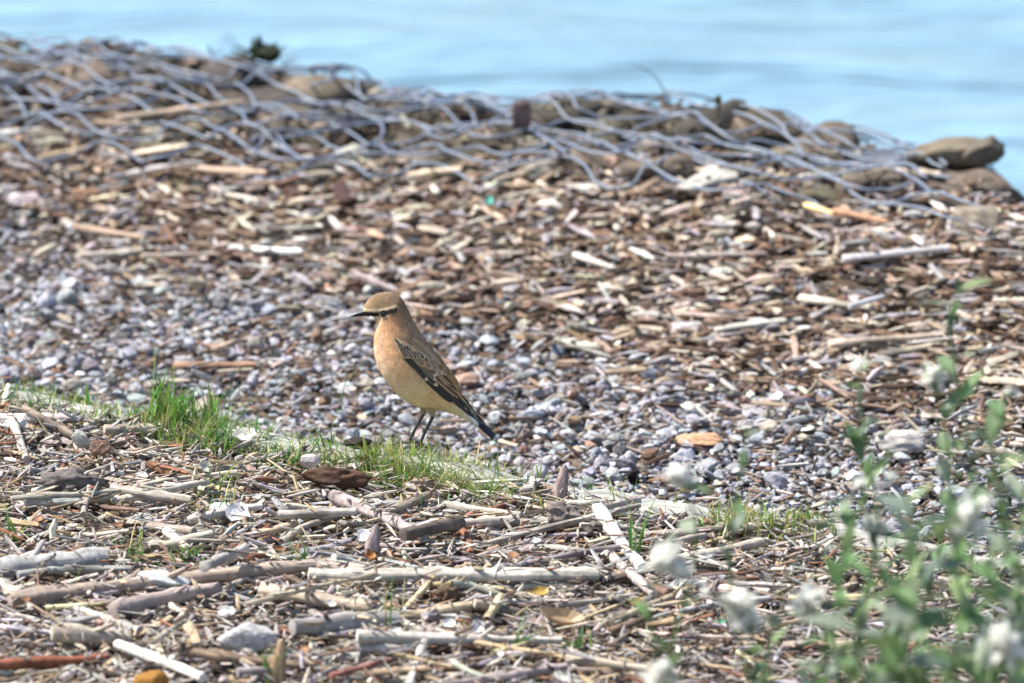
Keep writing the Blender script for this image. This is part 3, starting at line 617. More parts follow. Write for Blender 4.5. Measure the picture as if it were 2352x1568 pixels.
# dark rotten chunk, black bark, flakes
def chunk(px0, py0, px1, py1, col, name, label, cat, phrase=None, mat=M_wood, off=0.012, seed=0, tall=1.0, rough=0.12, z_add=0.0, yaw=0.0, deep=0.4):
    p = ground((px0+px1)/2, py1-2, off); sc = (Vector((0, CAM_Y, CAM_Z))-p).length*K
    a, h_ = (px1-px0)/2*sc, (py1-py0)/2*sc*tall
    V, T = rock_shape(4, 700+seed, 9, 0.35, rough, 0.1)
    me = new_mesh(name, V, None, T, np.tile(col, (len(V), 1)), V*[3, 1.5, 2.2], mat, True)
    o = link(name, me, label=label, category=cat); o.scale = (a, a*deep, h_); o.rotation_euler = (0, 0, yaw)
    o.location = (p.x, p.y+a*deep*0.3, p.z+h_*0.75+z_add)
    if phrase: note(phrase, o.location)
    return o
chunk(700, 1066, 845, 1118, (0.085, 0.045, 0.028), 'rotten_wood', 'chunk of dark brown rotten wood in the grass below the bird', 'rotten wood', 'the rotten wood chunk', seed=1, off=0.014)
chunk(788, 1006, 852, 1030, (0.03, 0.022, 0.018), 'bark_flake', 'black curled bark flake in the grass left of the feet', 'bark', 'the black bark flake', seed=2, off=0.02)
chunk(958, 1190, 1025, 1226, (0.62, 0.60, 0.58), 'stone_flake', 'angular white stone flake right of the pinkish branch', 'stone', 'the white stone flake', M_stone, seed=3, rough=0.03, off=0.016)
chunk(295, 1312, 440, 1346, (0.52, 0.52, 0.52), 'flat_stone', 'flat pale blue grey stone behind the very thick split branch', 'stone', 'the flat pale stone', M_stone, seed=4, rough=0.03, off=0.016)
chunk(505, 1424, 625, 1490, (0.46, 0.44, 0.43), 'grey_rock', 'rounded grey white rock near the bottom left among branches', 'stone', 'the rounded grey rock', M_rock, seed=5, rough=0.05, off=0.016)
chunk(310, 1535, 385, 1590, (0.30, 0.15, 0.04), 'amber_stone', 'amber brown smooth stone at the bottom edge', 'stone', 'the amber stone', M_stone, seed=6, rough=0.02, off=0.016)
chunk(210, 1008, 255, 1048, (0.26, 0.16, 0.11), 'earth_lump', 'round reddish brown lump below the grass at the left', 'lump', 'the reddish lump', M_rock, seed=7, rough=0.1, off=0.014)
chunk(160, 985, 208, 1024, (0.42, 0.41, 0.36), 'snail_shell', 'pale rounded pointed shell left of the reddish lump', 'shell', 'the pale rounded shell', M_stone, seed=8, rough=0.02, off=0.016)
chunk(690, 1042, 732, 1072, (0.52, 0.46, 0.44), 'white_pebble', 'pinkish white pebble lying under the grass right of the tall clump', 'stone', 'the pinkish white pebble', M_stone, seed=9, rough=0.02, off=0.016)
chunk(100, 1080, 215, 1130, (0.14, 0.12, 0.11), 'root_knot', 'grey black gnarled root knot at the left of the bank', 'root', 'the gnarled root knot', seed=10, rough=0.25)
chunk(930, 1095, 990, 1125, (0.30, 0.22, 0.16), 'root_knot', 'small brown root knot below the yellow green grass', 'root', None, seed=11, rough=0.25)
chunk(1250, 1150, 1330, 1210, (0.22, 0.18, 0.16), 'root_knot', 'grey splayed root knot under the upright bark spike', 'root', 'the splayed root knot', seed=12, rough=0.3)
chunk(1000, 1340, 1060, 1390, (0.12, 0.08, 0.05), 'root_knot', 'dark brown crumbly knot just in front of the long straight pole', 'root', None, seed=13, rough=0.25)
chunk(1850, 1350, 1910, 1390, (0.24, 0.13, 0.08), 'root_knot', 'red brown knot half hidden behind the flowers', 'root', None, seed=14, rough=0.2)
chunk(1950, 870, 2060, 900, (0.10, 0.05, 0.03), 'rotten_wood', 'dark red brown bark slab on the gravel behind the plants', 'bark', 'the dark bark slab', seed=15, off=0.008)
# upright pointed bark spike and smaller standing splinter
def spike(px, py0, py1, wpx, col, label, phrase, name='bark_spike'):
    p = ground(px, py1, 0.012); sc = 8.4*K; h_ = (py1-py0)*sc/cp; w_ = wpx*sc/2
    pts_ = np.array([[0, 0, -0.006], [0, 0, h_*0.3], [w_*0.25, 0, h_*0.62], [w_*0.45, 0, h_*0.9], [w_*0.5, 0, h_]])
    V, Q, T, C, G = tube(pts_, [w_*0.9, w_, w_*0.62, w_*0.42, w_*0.08], 7, 0.32, 0.3, 31, 1.0, col)
    o = link(name, new_mesh(name, V, Q, T, C, G, M_wood), label=label, category='bark'); o.location = p; note(phrase, p)
spike(1290, 1068, 1140, 34, (0.36, 0.27, 0.25), 'pointed mauve bark spike standing upright before the edge log', 'the upright bark spike')
spike(858, 1205, 1272, 34, (0.34, 0.27, 0.26), 'small pointed grey bark splinter standing left of the pinkish branch', 'the small upright splinter')
spike(640, 1475, 1560, 36, (0.36, 0.25, 0.15), 'brown wood splinter standing up near the bottom left of centre', 'the brown upright splinter')
spike(448, 1072, 1108, 14, (0.60, 0.52, 0.40), 'short square cream splinter standing in the left bank', 'the square cream splinter')
spike(124, 1190, 1225, 20, (0.62, 0.58, 0.48), 'tiny cream wood block standing at the far left of the bank', 'the tiny cream block')
# white shell flakes, orange crumbs, dead leaves
def flake(px, py, wpx, dpx, col, name, label, cat, mat, tilt=0.5, yaw=0.0, seed=0, off=0.016, curl=0.25, phrase=None, group=None):
    r = random.Random(seed); p = ground(px, py, off); sc = (Vector((0, CAM_Y, CAM_Z))-p).length*K
    n_ = 11; V = [(0, 0, 0)]; top = []
    for rad in (0.5, 1.0):
        for k_ in range(n_):
            a = k_/n_*2*math.pi; q = rad*(r.uniform(0.75 if name != 'plastic_scrap' else 0.25, 1.1) if rad == 1 else (1 if name != 'plastic_scrap' else 0.5)); V.append((math.cos(a)*q, math.sin(a)*q, curl*rad*rad))
    V = np.array(V)*[wpx/2*sc, dpx/2*sc, wpx/2*sc]
    m_ = len(V); V = np.concatenate([V, V-[0, 0, 0.0009]])
    T = []; Q = []
    for k_ in range(n_):
        k2 = (k_+1) % n_; T += [(0, 1+k_, 1+k2), (m_, m_+1+k2, m_+1+k_)]
        Q += [(1+k_, 1+n_+k_, 1+n_+k2, 1+k2), (m_+1+k2, m_+1+n_+k2, m_+1+n_+k_, m_+1+k_), (1+n_+k_, m_+1+n_+k_, m_+1+n_+k2, 1+n_+k2)]
    o = link(name, new_mesh(name, V, Q, T, np.tile(col, (len(V), 1)), V*80, mat, False), label=label, category=cat)
    o.location = (p.x, p.y, max(p.z, float(hget(p.x, p.y)))+0.003); o.rotation_euler = (tilt, r.uniform(-0.2, 0.2), yaw)
    if phrase: note(phrase, p)
    if group: o['group'] = group
    return o
flake(545, 1188, 62, 60, (0.56, 0.55, 0.55), 'shell_fragment', 'large broken white shell fragment left of the pinkish branch', 'shell', M_stone, 0.7, 0.3, 1, phrase='the large white shell')
flake(505, 1178, 50, 45, (0.5, 0.5, 0.53), 'shell_fragment', 'bluish white shell fragment leaning left of the large broken one', 'shell', M_stone, 0.6, -0.4, 2)
flake(835, 1240, 40, 40, (0.60, 0.58, 0.60), 'shell_fragment', 'pale lilac shell fragment left of the small upright splinter', 'shell', M_stone, 0.7, 0.2, 3)
flake(525, 1415, 48, 34, (0.74, 0.74, 0.76), 'feather_tuft', 'small downy white feather in front of the curved mauve branch', 'feather', M_petal, 0.6, -0.5, 4, phrase='the downy white feather')
flake(560, 1010, 60, 40, (0.60, 0.56, 0.50), 'shell_fragment', 'torn cream flake under the tall grass', 'shell', M_stone, 0.5, 0.6, 5)
flake(470, 1085, 40, 40, (0.58, 0.54, 0.44), 'wood_square', 'square light wood offcut left of centre below the tall grass', 'wood', M_wood, 0.8, 0.8, 6)
flake(850, 1285, 34, 26, (0.42, 0.17, 0.05), 'dead_leaf', 'rusty orange crumb at the foot of the small upright splinter', 'dead leaf', M_leaf, 0.7, 0.8, 7, phrase='the rusty orange crumb')
flake(1240, 1368, 46, 30, (0.5, 0.32, 0.08), 'dead_leaf', 'mustard yellow crumpled leaf right of the end of the pole', 'dead leaf', M_leaf, 0.6, 0.2, 8)
flake(1460, 1392, 28, 24, (0.45, 0.20, 0.08), 'dead_leaf', 'small orange brown curled leaf near the grey brown stick', 'dead leaf', M_leaf, 0.8, 0.2, 9)
flake(1290, 1438, 110, 60, (0.46, 0.33, 0.20), 'dead_leaf', 'large crumpled tan leaf right of the hollow reed end', 'dead leaf', M_leaf, 0.4, 0.1, 10, curl=0.4, phrase='the crumpled tan leaf')
flake(165, 1278, 36, 22, (0.36, 0.18, 0.06), 'dead_leaf', 'orange brown leaf scrap just beyond the massive grey log piece', 'dead leaf', M_leaf, 0.6, 0.2, 11)
flake(1030, 1440, 36, 26, (0.75, 0.73, 0.70), 'shell_fragment', 'small white shell cap in front of the stout reed piece', 'shell', M_stone, 0.7, 0.3, 12)
flake(1095, 1452, 40, 36, (0.72, 0.70, 0.68), 'shell_fragment', 'rounded white shell in front of the hollow reed end', 'shell', M_stone, 0.8, 0.5, 13, curl=0.5)
for i, (px, py) in enumerate([(330, 1100), (590, 1150), (1230, 1250), (905, 1490), (1150, 1510), (140, 1445), (760, 1395)]):
    flake(px, py, random.uniform(20, 38), random.uniform(14, 22), (0.5, 0.48, 0.46), 'shell_fragment', '', '', M_stone, random.uniform(0.3, 0.9), random.uniform(-1, 1), 20+i)
    o = bpy.data.objects[-1] if False else [o_ for o_ in COL.objects if o_.name.startswith('shell_fragment')][-1]
    auto(o, 'white shell fragment', 'shell fragments strewn over the bank', 'shell', 'b', o.location)
for i, (px, py) in enumerate([(60, 1385), (270, 1215), (420, 1325), (1180, 1285), (700, 1500), (1500, 1240), (90, 1200), (640, 1270)]):
    o = flake(px, py, random.uniform(22, 40), random.uniform(18, 30), (0.33, 0.17, 0.09), 'dead_leaf', '', '', M_leaf, random.uniform(0.3, 0.9), random.uniform(-1, 1), 40+i)
    auto(o, 'curled brown dead leaf', 'dead leaves strewn over the bank', 'dead leaf', 'b', o.location)

litter('loose_crumb', 5200, lambda x, y: y < edge(x)-0.04, -0.5, 0.5, -0.85, 0.35, (0.005, 0.026), (0.0012, 0.0042), (0.4, 1.0), 0.002, WOODPAL, 'tiny loose twig and bark crumbs lying on top of the sticks', tl=0.3, zf=lambda x, y: hget(x, y))
# ------------------------------------------------------------------ driftwood and pebbles on the shore
DW = 'driftwood_piece'
def far(a, b_, th, col, label, phrase=None, flat=0.6, bend=0.04, taper=0.7, **kw):
    o = hand(DW, a, b_, th, col, label, 'driftwood', phrase, bend=bend, flat=flat, taper=taper, sides=9, off=0.018, sink=0.2, **kw)
    x, y = o.location.x, o.location.y
    o.location.z = max(o.location.z+0.004, float(terrain(x, y))+(0.021 if wfrac(x, y)+0.1*x > 0.5 else 0.013)); o.rotation_euler[1] *= 0.4
    L = o.dimensions.x if o.dimensions.x else 0.05; t = np.linspace(-L/2, L/2, 30); c_, s_ = math.cos(o.rotation_euler[2]), math.sin(o.rotation_euler[2])
    for j in (-1, 0, 1): hraise(x+t*c_-s_*j*GC, y+t*s_+c_*j*GC, np.full(30, o.location.z+0.004))
    return o
far((530, 572), (695, 592), 26, (0.74, 0.72, 0.68), 'bright white split driftwood piece lying on the shore left of centre', 'the bright white driftwood')
far((1935, 622), (2182, 588), 19, (0.50, 0.47, 0.46), 'long straight grey pole on the shore at the right', 'the long grey shore pole', flat=1, bend=0.01, taper=0.95)
far((1530, 608), (1760, 590), 16, (0.46, 0.38, 0.33), 'long tan stick left of the grey shore pole', None, flat=1)
far((1850, 480), (1920, 500), 28, (0.70, 0.52, 0.26), 'yellow fresh split wood piece in the driftwood at right', 'the yellow split wood')
far((1915, 505), (2040, 510), 30, (0.45, 0.26, 0.16), 'orange tan wood piece joined beyond the yellow split one', None)
far((400, 828), (588, 822), 28, (0.36, 0.22, 0.14), 'orange brown flat wood piece on the gravel left of the bird', 'the orange brown wood piece', flat=0.7)
far((1840, 690), (2000, 722), 34, (0.56, 0.49, 0.40), 'wide pale wood slab on the shore at the right', 'the wide pale slab')
far((1905, 815), (2165, 782), 30, (0.54, 0.43, 0.33), 'long curved cream driftwood branch on the shore at the right', 'the long curved cream branch', bend=0.08)
far((2020, 825), (2180, 790), 28, (0.40, 0.34, 0.26), 'olive tan branch lying in front of the curved cream one', None)
far((1560, 735), (1730, 738), 22, (0.50, 0.38, 0.32), 'pinkish tan branch on the shore right of the bird', None)
far((1640, 765), (1840, 745), 26, (0.46, 0.43, 0.38), 'grey tan bent branch right of the bird on the shore', 'the bent shore branch', bend=0.09)
far((1950, 742), (2030, 708), 14, (0.60, 0.60, 0.62), 'straight bluish white stick leaning beside the wide pale slab', None, flat=1)
far((170, 530), (330, 552), 26, (0.45, 0.32, 0.24), 'pinkish brown branch on the shore at the left', 'the pinkish shore branch')
far((180, 600), (330, 575), 24, (0.52, 0.44, 0.36), 'pale tan branch just in front of the pinkish one at left', None)
far((330, 600), (500, 585), 18, (0.48, 0.39, 0.32), 'thin tan branch on the shore left of centre', None)
far((670, 480), (790, 452), 24, (0.54, 0.44, 0.33), 'cream curved driftwood piece left of the centre above', 'the cream curved driftwood')
far((940, 430), (1060, 412), 26, (0.62, 0.50, 0.36), 'bright cream driftwood slab above centre', 'the bright cream slab')
far((1170, 465), (1235, 442), 14, (0.62, 0.54, 0.42), 'short cream stick right of the bright cream slab', None)
far((1320, 598), (1420, 625), 26, (0.62, 0.56, 0.50), 'cream pointed shell like driftwood piece above right of the bird', 'the cream pointed piece')
far((460, 400), (610, 415), 22, (0.52, 0.38, 0.28), 'tan stick below the netting at the left', None)
far((90, 385), (260, 325), 15, (0.48, 0.36, 0.25), 'long thin tan stick rising right below the netting at the far left', 'the long thin far stick', flat=1)
far((0, 330), (90, 310), 20, (0.62, 0.58, 0.52), 'pale stick poking in from the left just below the netting', None)
far((270, 325), (560, 270), 16, (0.50, 0.38, 0.28), 'long tan stick rising right into the netting at left', None, flat=1)
far((2000, 410), (2160, 425), 26, (0.55, 0.45, 0.36), 'pale weathered slab below the tan rocks on the right', None)
far((1150, 1000-0), (1190, 1010), 16, (0.45, 0.36, 0.28), 'small tan chip on the gravel right of the tail tip', None)
far((490, 790), (560, 768), 22, (0.46, 0.34, 0.25), 'short orange tan chip just above the orange brown wood piece', None)
flake(1125, 465, 26, 30, (0.10, 0.42, 0.32), 'plastic_scrap', 'small torn turquoise plastic scrap in the driftwood above the bird', 'plastic', M_plastic, 0.9, 0.3, 60, off=0.03, phrase='the turquoise plastic scrap')
flake(1420, 428, 20, 14, (0.36, 0.11, 0.09), 'plastic_scrap', 'tiny red plastic scrap below the netting right of centre', 'plastic', M_plastic, 0.9, 0.3, 61, off=0.03, phrase='the tiny red scrap')
flake(1655, 1435, 22, 18, (0.10, 0.32, 0.2), 'plastic_scrap', 'tiny green plastic scrap on the bank between the white flowers', 'plastic', M_plastic, 0.9, 0.3, 62, off=0.018)

CH = [new_mesh('wood_chip', *[(a if i else a*[1, 1, 1]) for i, a in enumerate(chip_shape(900+j, 6, 5))], M_chip, False) for j in range(16)]
for i in range(270):
    for _ in range(80):
        px, py = random.uniform(10, 2345), random.uniform(330, 900); p = ground(px, py, 0.02); wv = wfrac(p.x, p.y)
        if float(hget(p.x, p.y)) < float(terrain(p.x, p.y))+0.0235 and 0.4 < wv < 0.83 and random.random() < float(sm(0.46, 0.66, wv+0.24*p.x))+0.03: break
    L = math.exp(random.uniform(math.log(0.018), math.log(0.058))); W = L*random.uniform(0.14, 0.34); F = random.uniform(0.25, 0.6)
    c, ix = palette(CHIPPAL, 1, 0.12); o = link('wood_chip', random.choice(CH)); o.color = (*c[0], 1); o.scale = (L, W, W*F)
    yaw = random.gauss(0.1, 0.8); h_ = float(hget(p.x, p.y)); o.location = (p.x, p.y, min(h_, float(terrain(p.x, p.y))+0.03)+W*F*0.3)
    o.rotation_euler = (random.gauss(0, 0.35), random.gauss(0, 0.13), yaw); hraise(p.x, p.y, o.location.z+W*F*0.3)
    auto(o, f"{'short' if L < 0.033 else 'long' if L > 0.052 else 'medium'} {CHIPPAL[ix[0]][2]} wood chip", 'wood chips heaped on the shore', 'wood chip', 's', o.location)
PB = [new_mesh('pebble', s[0], None, s[2], s[3], s[4], M_stone, False) for s in PS2]
for i in range(280):
    for _ in range(80):
        px, py = random.uniform(5, 2350), random.uniform(430, 1160); p = ground(px, py, 0.016); wv = wfrac(p.x, p.y)
        if p.y > edge(p.x)+0.1 and wv < 0.8 and random.random() < 1.15-float(sm(0.52, 0.70, wv+0.24*p.x))*0.85: break
    s = math.exp(random.uniform(math.log(0.0052), math.log(0.0086))); c, ix = palette(PEBPAL, 1)
    o = link('pebble', random.choice(PB)); o.color = (*c[0], 1); o.scale = (s*random.uniform(1, 1.5), s, s*random.uniform(0.5, 0.8))
    o.location = (p.x, p.y, float(terrain(p.x, p.y))+0.011+o.scale[2]*0.3); o.rotation_euler = (random.gauss(0, 0.2), random.gauss(0, 0.2), random.random()*6.28)
    auto(o, f"{size_word(s, 0.0061, 0.0075)} {PEBPAL[ix[0]][2]} pebble", 'pebbles on the gravel shore', 'pebble', 's', o.location)

# ------------------------------------------------------------------ grass
def blade_arrays(p, h_, lean, az, w_, col, seg=5, droop=0.6, seed=0):
    t = np.linspace(0, 1, seg+1); dx, dy = math.cos(az), math.sin(az)
    out = lean*(t**1.7)*h_; up = h_*(t-droop*lean*0.35*t**3)
    P = np.stack([p[0]+dx*out, p[1]+dy*out, p[2]-0.004+up], -1)
    S = np.array([-dy, dx, 0])*0.6+np.array([1.0, 0, 0])*0.5; S /= np.linalg.norm(S)
    wd = w_/2*np.clip(1.05-t**2.2, 0.03, 1)
    A, B, Cc = P-S*wd[:, None], P+S*wd[:, None], P+np.array([0.1, 0.9, 0])*wd[:, None]*0.5
    V = np.stack([A, Cc, B], 1).reshape(-1, 3); i = np.arange(seg)*3
    Q = np.concatenate([np.stack([i, i+1, i+4, i+3], -1), np.stack([i+1, i+2, i+5, i+4], -1)])
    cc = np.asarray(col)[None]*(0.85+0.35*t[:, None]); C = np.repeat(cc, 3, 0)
    G = np.stack([np.repeat(t*5, 3), np.tile([0, .5, 1], seg+1), np.full(3*(seg+1), seed*1.3)], -1)
    return V, Q, np.zeros((0, 3), int), C, G
GREENS = [(0.12, 0.27, 0.045), (0.09, 0.22, 0.04), (0.17, 0.31, 0.05), (0.11, 0.23, 0.09), (0.28, 0.34, 0.08), (0.42, 0.38, 0.16)]
def gcol(yel=0.2):
    c = random.choice(GREENS[4:]) if random.random() < yel else random.choice(GREENS[:4]); k_ = random.uniform(0.8, 1.25); return tuple(min(v*k_, .8) for v in c)
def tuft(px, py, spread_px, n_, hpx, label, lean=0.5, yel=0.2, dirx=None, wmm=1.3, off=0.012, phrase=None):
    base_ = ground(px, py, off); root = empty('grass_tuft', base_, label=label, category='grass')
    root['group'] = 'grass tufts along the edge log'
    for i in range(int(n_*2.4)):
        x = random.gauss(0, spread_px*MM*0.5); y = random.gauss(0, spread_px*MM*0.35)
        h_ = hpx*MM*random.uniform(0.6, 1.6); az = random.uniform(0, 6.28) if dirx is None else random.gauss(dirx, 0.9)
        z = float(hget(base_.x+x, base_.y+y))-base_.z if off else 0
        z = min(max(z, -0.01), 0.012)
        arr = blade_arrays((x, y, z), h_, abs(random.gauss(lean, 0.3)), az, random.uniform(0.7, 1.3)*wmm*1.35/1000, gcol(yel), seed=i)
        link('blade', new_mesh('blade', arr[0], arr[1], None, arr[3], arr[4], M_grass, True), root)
    if phrase: note(phrase, base_)
tuft(385, 968, 40, 26, 125, 'tallest bright green grass clump on the bank left of the bird', 0.35, 0.1, wmm=2.0, phrase='the tallest grass clump')
tuft(440, 985, 70, 26, 100, 'broad green grass clump just right of the tallest one', 0.55, 0.15, wmm=1.8)
tuft(480, 975, 60, 14, 110, 'upright thin grass clump at the right side of the broad clump', 0.3, 0.15)
tuft(570, 1005, 50, 18, 75, 'small green tuft leaning right between the tall clump and the bird', 0.6, 0.1, 0.2)
tuft(640, 1050, 60, 24, 50, 'low flat dark green tuft above the rotten wood chunk', 1.1, 0.05, wmm=1.8, phrase='the low dark green tuft')
tuft(740, 1030, 70, 26, 60, 'green tuft standing just left of the black bark flake', 0.6, 0.2)
tuft(790, 1060, 70, 22, 45, 'low green tuft between the bark flake and the rotten wood', 0.8, 0.3)
tuft(880, 1068, 80, 30, 48, 'yellow green tuft at the feet of the bird to the left', 0.8, 0.45)
tuft(950, 1065, 50, 30, 55, 'dense tuft right in front of the feet of the bird', 0.5, 0.3, phrase='the tuft at the feet')
tuft(1020, 1080, 80, 30, 45, 'yellowish tuft right of the feet of the bird', 0.8, 0.55)
tuft(1100, 1092, 70, 26, 45, 'low green yellow tuft under the tail of the bird', 0.7, 0.4, phrase='the tuft under the tail')
tuft(900, 1110, 60, 16, 50, 'straggly tuft hanging over the litter below the bird', 0.9, 0.3)
tuft(150, 920, 70, 14, 70, 'sparse dark green tuft on the edge log near the left', 0.4, 0.2, wmm=1.5)
tuft(60, 895, 60, 12, 55, 'thin tuft at the far left end of the edge log', 0.5, 0.3)
tuft(230, 955, 60, 12, 55, 'sparse grass sprigs between the far left tuft and the tall clump', 0.5, 0.3)
tuft(310, 955, 50, 10, 50, 'small sprigs just left of the tallest clump', 0.5, 0.3)
tuft(1340, 1115, 30, 5, 50, 'few thin blades beside the upright bark spike', 0.4, 0.1)
tuft(1415, 1135, 30, 6, 60, 'few green blades right of the bark spike on the edge log', 0.4, 0.1)
tuft(1720, 1215, 90, 26, 45, 'olive green low tuft by the right part of the edge log', 0.9, 0.5, phrase='the olive green tuft')
tuft(1850, 1190, 50, 10, 55, 'thin dark green sprigs beyond the olive tuft at right', 0.5, 0.2)
tuft(1460, 1290, 16, 3, 110, 'two or three tall blades beside the thick bleached stick', 0.25, 0.05, 0.3, 2.0)
tuft(700, 1272, 40, 10, 60, 'small green tuft among sticks above the left end of the pole', 0.7, 0.2, 3.0)
tuft(400, 1285, 80, 18, 45, 'low green tuft above the flat pale stone', 0.9, 0.3, wmm=1.6)
tuft(300, 1270, 40, 8, 70, 'few bent blades left of the low tuft above the flat stone', 0.9, 0.2)
tuft(30, 1230, 30, 5, 60, 'bright blades at the far left above the massive log piece', 0.6, 0.05, 2.4, 2.2)
tuft(515, 1180, 60, 9, 70, 'thin blades around the white shells', 0.6, 0.2)
tuft(480, 1120, 40, 6, 70, 'bent blades left of centre below the tall grass', 0.8, 0.2, 0.2, 1.8)
tuft(885, 1440, 16, 3, 100, 'upright single blades in front of the stout reed piece', 0.2, 0.1)
tuft(1330, 1470, 30, 5, 50, 'few green blades left of the lowest flower', 0.8, 0.1, 2.6, 2.4)
tuft(1190, 1490, 20, 3, 50, 'two broad blades over the long arched branch', 0.9, 0.05, 0.5, 2.6)
tuft(620, 1560, 30, 5, 60, 'thin blades at the bottom edge left of centre', 0.6, 0.2)
tuft(1630, 1200, 50, 8, 45, 'sprigs on the edge log between the bark spike and the olive tuft', 0.5, 0.3)
# short uncountable grass along the log, and single long blades
ga = Parts()
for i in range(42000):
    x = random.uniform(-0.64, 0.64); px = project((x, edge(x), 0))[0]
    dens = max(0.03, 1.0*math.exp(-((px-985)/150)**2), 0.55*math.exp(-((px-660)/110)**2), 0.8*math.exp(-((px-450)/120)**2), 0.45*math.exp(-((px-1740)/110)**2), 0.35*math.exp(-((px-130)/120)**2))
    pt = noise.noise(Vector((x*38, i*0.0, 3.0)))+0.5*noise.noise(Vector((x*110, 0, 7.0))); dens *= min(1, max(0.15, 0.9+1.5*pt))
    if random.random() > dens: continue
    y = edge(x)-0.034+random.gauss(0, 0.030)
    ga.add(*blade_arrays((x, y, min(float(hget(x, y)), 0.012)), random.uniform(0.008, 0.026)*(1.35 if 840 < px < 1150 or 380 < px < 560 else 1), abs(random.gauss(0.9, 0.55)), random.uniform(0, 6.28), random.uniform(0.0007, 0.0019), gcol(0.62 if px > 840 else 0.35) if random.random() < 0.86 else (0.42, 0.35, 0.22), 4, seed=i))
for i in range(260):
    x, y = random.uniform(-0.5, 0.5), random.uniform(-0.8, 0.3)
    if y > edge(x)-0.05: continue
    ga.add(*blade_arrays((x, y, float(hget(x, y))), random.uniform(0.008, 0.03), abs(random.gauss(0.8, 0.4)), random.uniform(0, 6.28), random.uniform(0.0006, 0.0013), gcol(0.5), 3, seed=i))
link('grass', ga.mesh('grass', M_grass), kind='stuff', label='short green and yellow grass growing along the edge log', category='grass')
for i, (a, b_, lb) in enumerate([((758, 1000), (870, 792), 'very long fine grass stalk rising towards the breast of the bird'), ((0, 0), (0, 0), '')][:1]):
    p = ground(*a, 0.01); d = ray(*b_); t = (p.y-0.02-CAM_Y)/d.y; q = Vector((d.x*t, p.y-0.02, CAM_Z+d.z*t)); m_ = (p+q)/2+Vector((-0.008, 0, 0.006))
    V, Q, T, C, G = tube([p[:], m_[:], q[:]], [0.0005, 0.0004, 0.0002], 4, 1, 0, 1, 1, (0.30, 0.38, 0.2))
    link('grass_stalk', new_mesh('grass_stalk', V, Q, T, C, G, M_grass), label=lb, category='grass')

# ------------------------------------------------------------------ the bird
BY = -0.004; CM = MM*1568/700*0+0.4464*(2352/3742)*MM     # metres per pixel of the close-up drawing
bo = on_z(950.7, 1027, 0.0); t_ = (BY-CAM_Y)/ray(950.7, 1027).y; bo = ray(950.7, 1027)*t_+Vector((0, CAM_Y, CAM_Z))
ang = R(13.6)
def B(cx, cy, Y=0.0): return np.array([(cx-700)*CM, Y, ((1430-cy)*CM-Y*math.sin(ang))/math.cos(ang)])
def B0(cx, cy, Y=0.0): return np.array([(cx-700)*CM, Y, (1430-cy)*CM/math.cos(ang)])
bird = empty('bird', bo, label='buff brown wheatear with dark eye stripe standing on the grassy edge log', category='bird')
ST = [((296, 318), (306, 346), 13), ((293, 288), (342, 354), 38), ((322, 236), (366, 364), 62), ((380, 186), (388, 386), 84), ((450, 166), (400, 412), 94), ((520, 165), (403, 444), 102),
      ((580, 193), (392, 478), 114), ((618, 238), (380, 522), 126), ((652, 302), (375, 572), 146), ((688, 377), (377, 642), 170), ((735, 460), (391, 722), 192), ((798, 552), (421, 802), 206),
      ((858, 632), (466, 877), 212), ((908, 706), (530, 957), 212), ((953, 772), (606, 1030), 204), ((996, 846), (696, 1080), 186), ((1032, 915), (790, 1104), 160), ((1066, 975), (888, 1120), 128),
      ((1100, 1030), (972, 1137), 96), ((1138, 1082), (1050, 1164), 70), ((1172, 1126), (1128, 1203), 47), ((1196, 1160), (1170, 1216), 34), ((1206, 1176), (1190, 1210), 12)]
A0 = np.array([[*a, *b_, w_] for a, b_, w_ in ST], float)
def catmull(A, k_):
    out = []; n_ = len(A)
    for i in range(n_-1):
        p0, p1, p2, p3 = A[max(i-1, 0)], A[i], A[i+1], A[min(i+2, n_-1)]
        for j in range(k_):
            t = j/k_; out.append(0.5*(2*p1+(p2-p0)*t+(2*p0-5*p1+4*p2-p3)*t*t+(3*p1-p0-3*p2+p3)*t**3))
    out.append(A[-1]); return np.array(out)
A1 = catmull(A0, 7); NS, NR = len(A1), 96
th = np.arange(NR)/NR*2*math.pi
side = np.zeros((NS, NR, 2)); V = np.zeros((NS, NR, 3))
for i, (tx, ty, bx, by, w_) in enumerate(A1):
    mx, my = (tx+bx)/2, (ty+by)/2; ct, s_ = np.cos(th), np.sin(th)
    wx = np.sign(s_)*np.abs(s_)**0.93
    sx, sy = mx+(tx-mx)*ct, my+(ty-my)*ct
    # fuller belly, narrower back
    ww = w_*(1-0.10*np.clip(ct, 0, 1))
    side[i, :, 0], side[i, :, 1] = sx, sy
    V[i, :, 0] = (sx-700)*CM; V[i, :, 2] = (1430-sy)*CM/math.cos(ang); V[i, :, 1] = ww*CM*wx
V = V+(V-V.mean(1, keepdims=True))*(0.018*np.array([[noise.noise(Vector(p*[160, 160, 160])) for p in row] for row in V]))[..., None]
V = V.reshape(-1, 3); sideF = side.reshape(-1, 2)
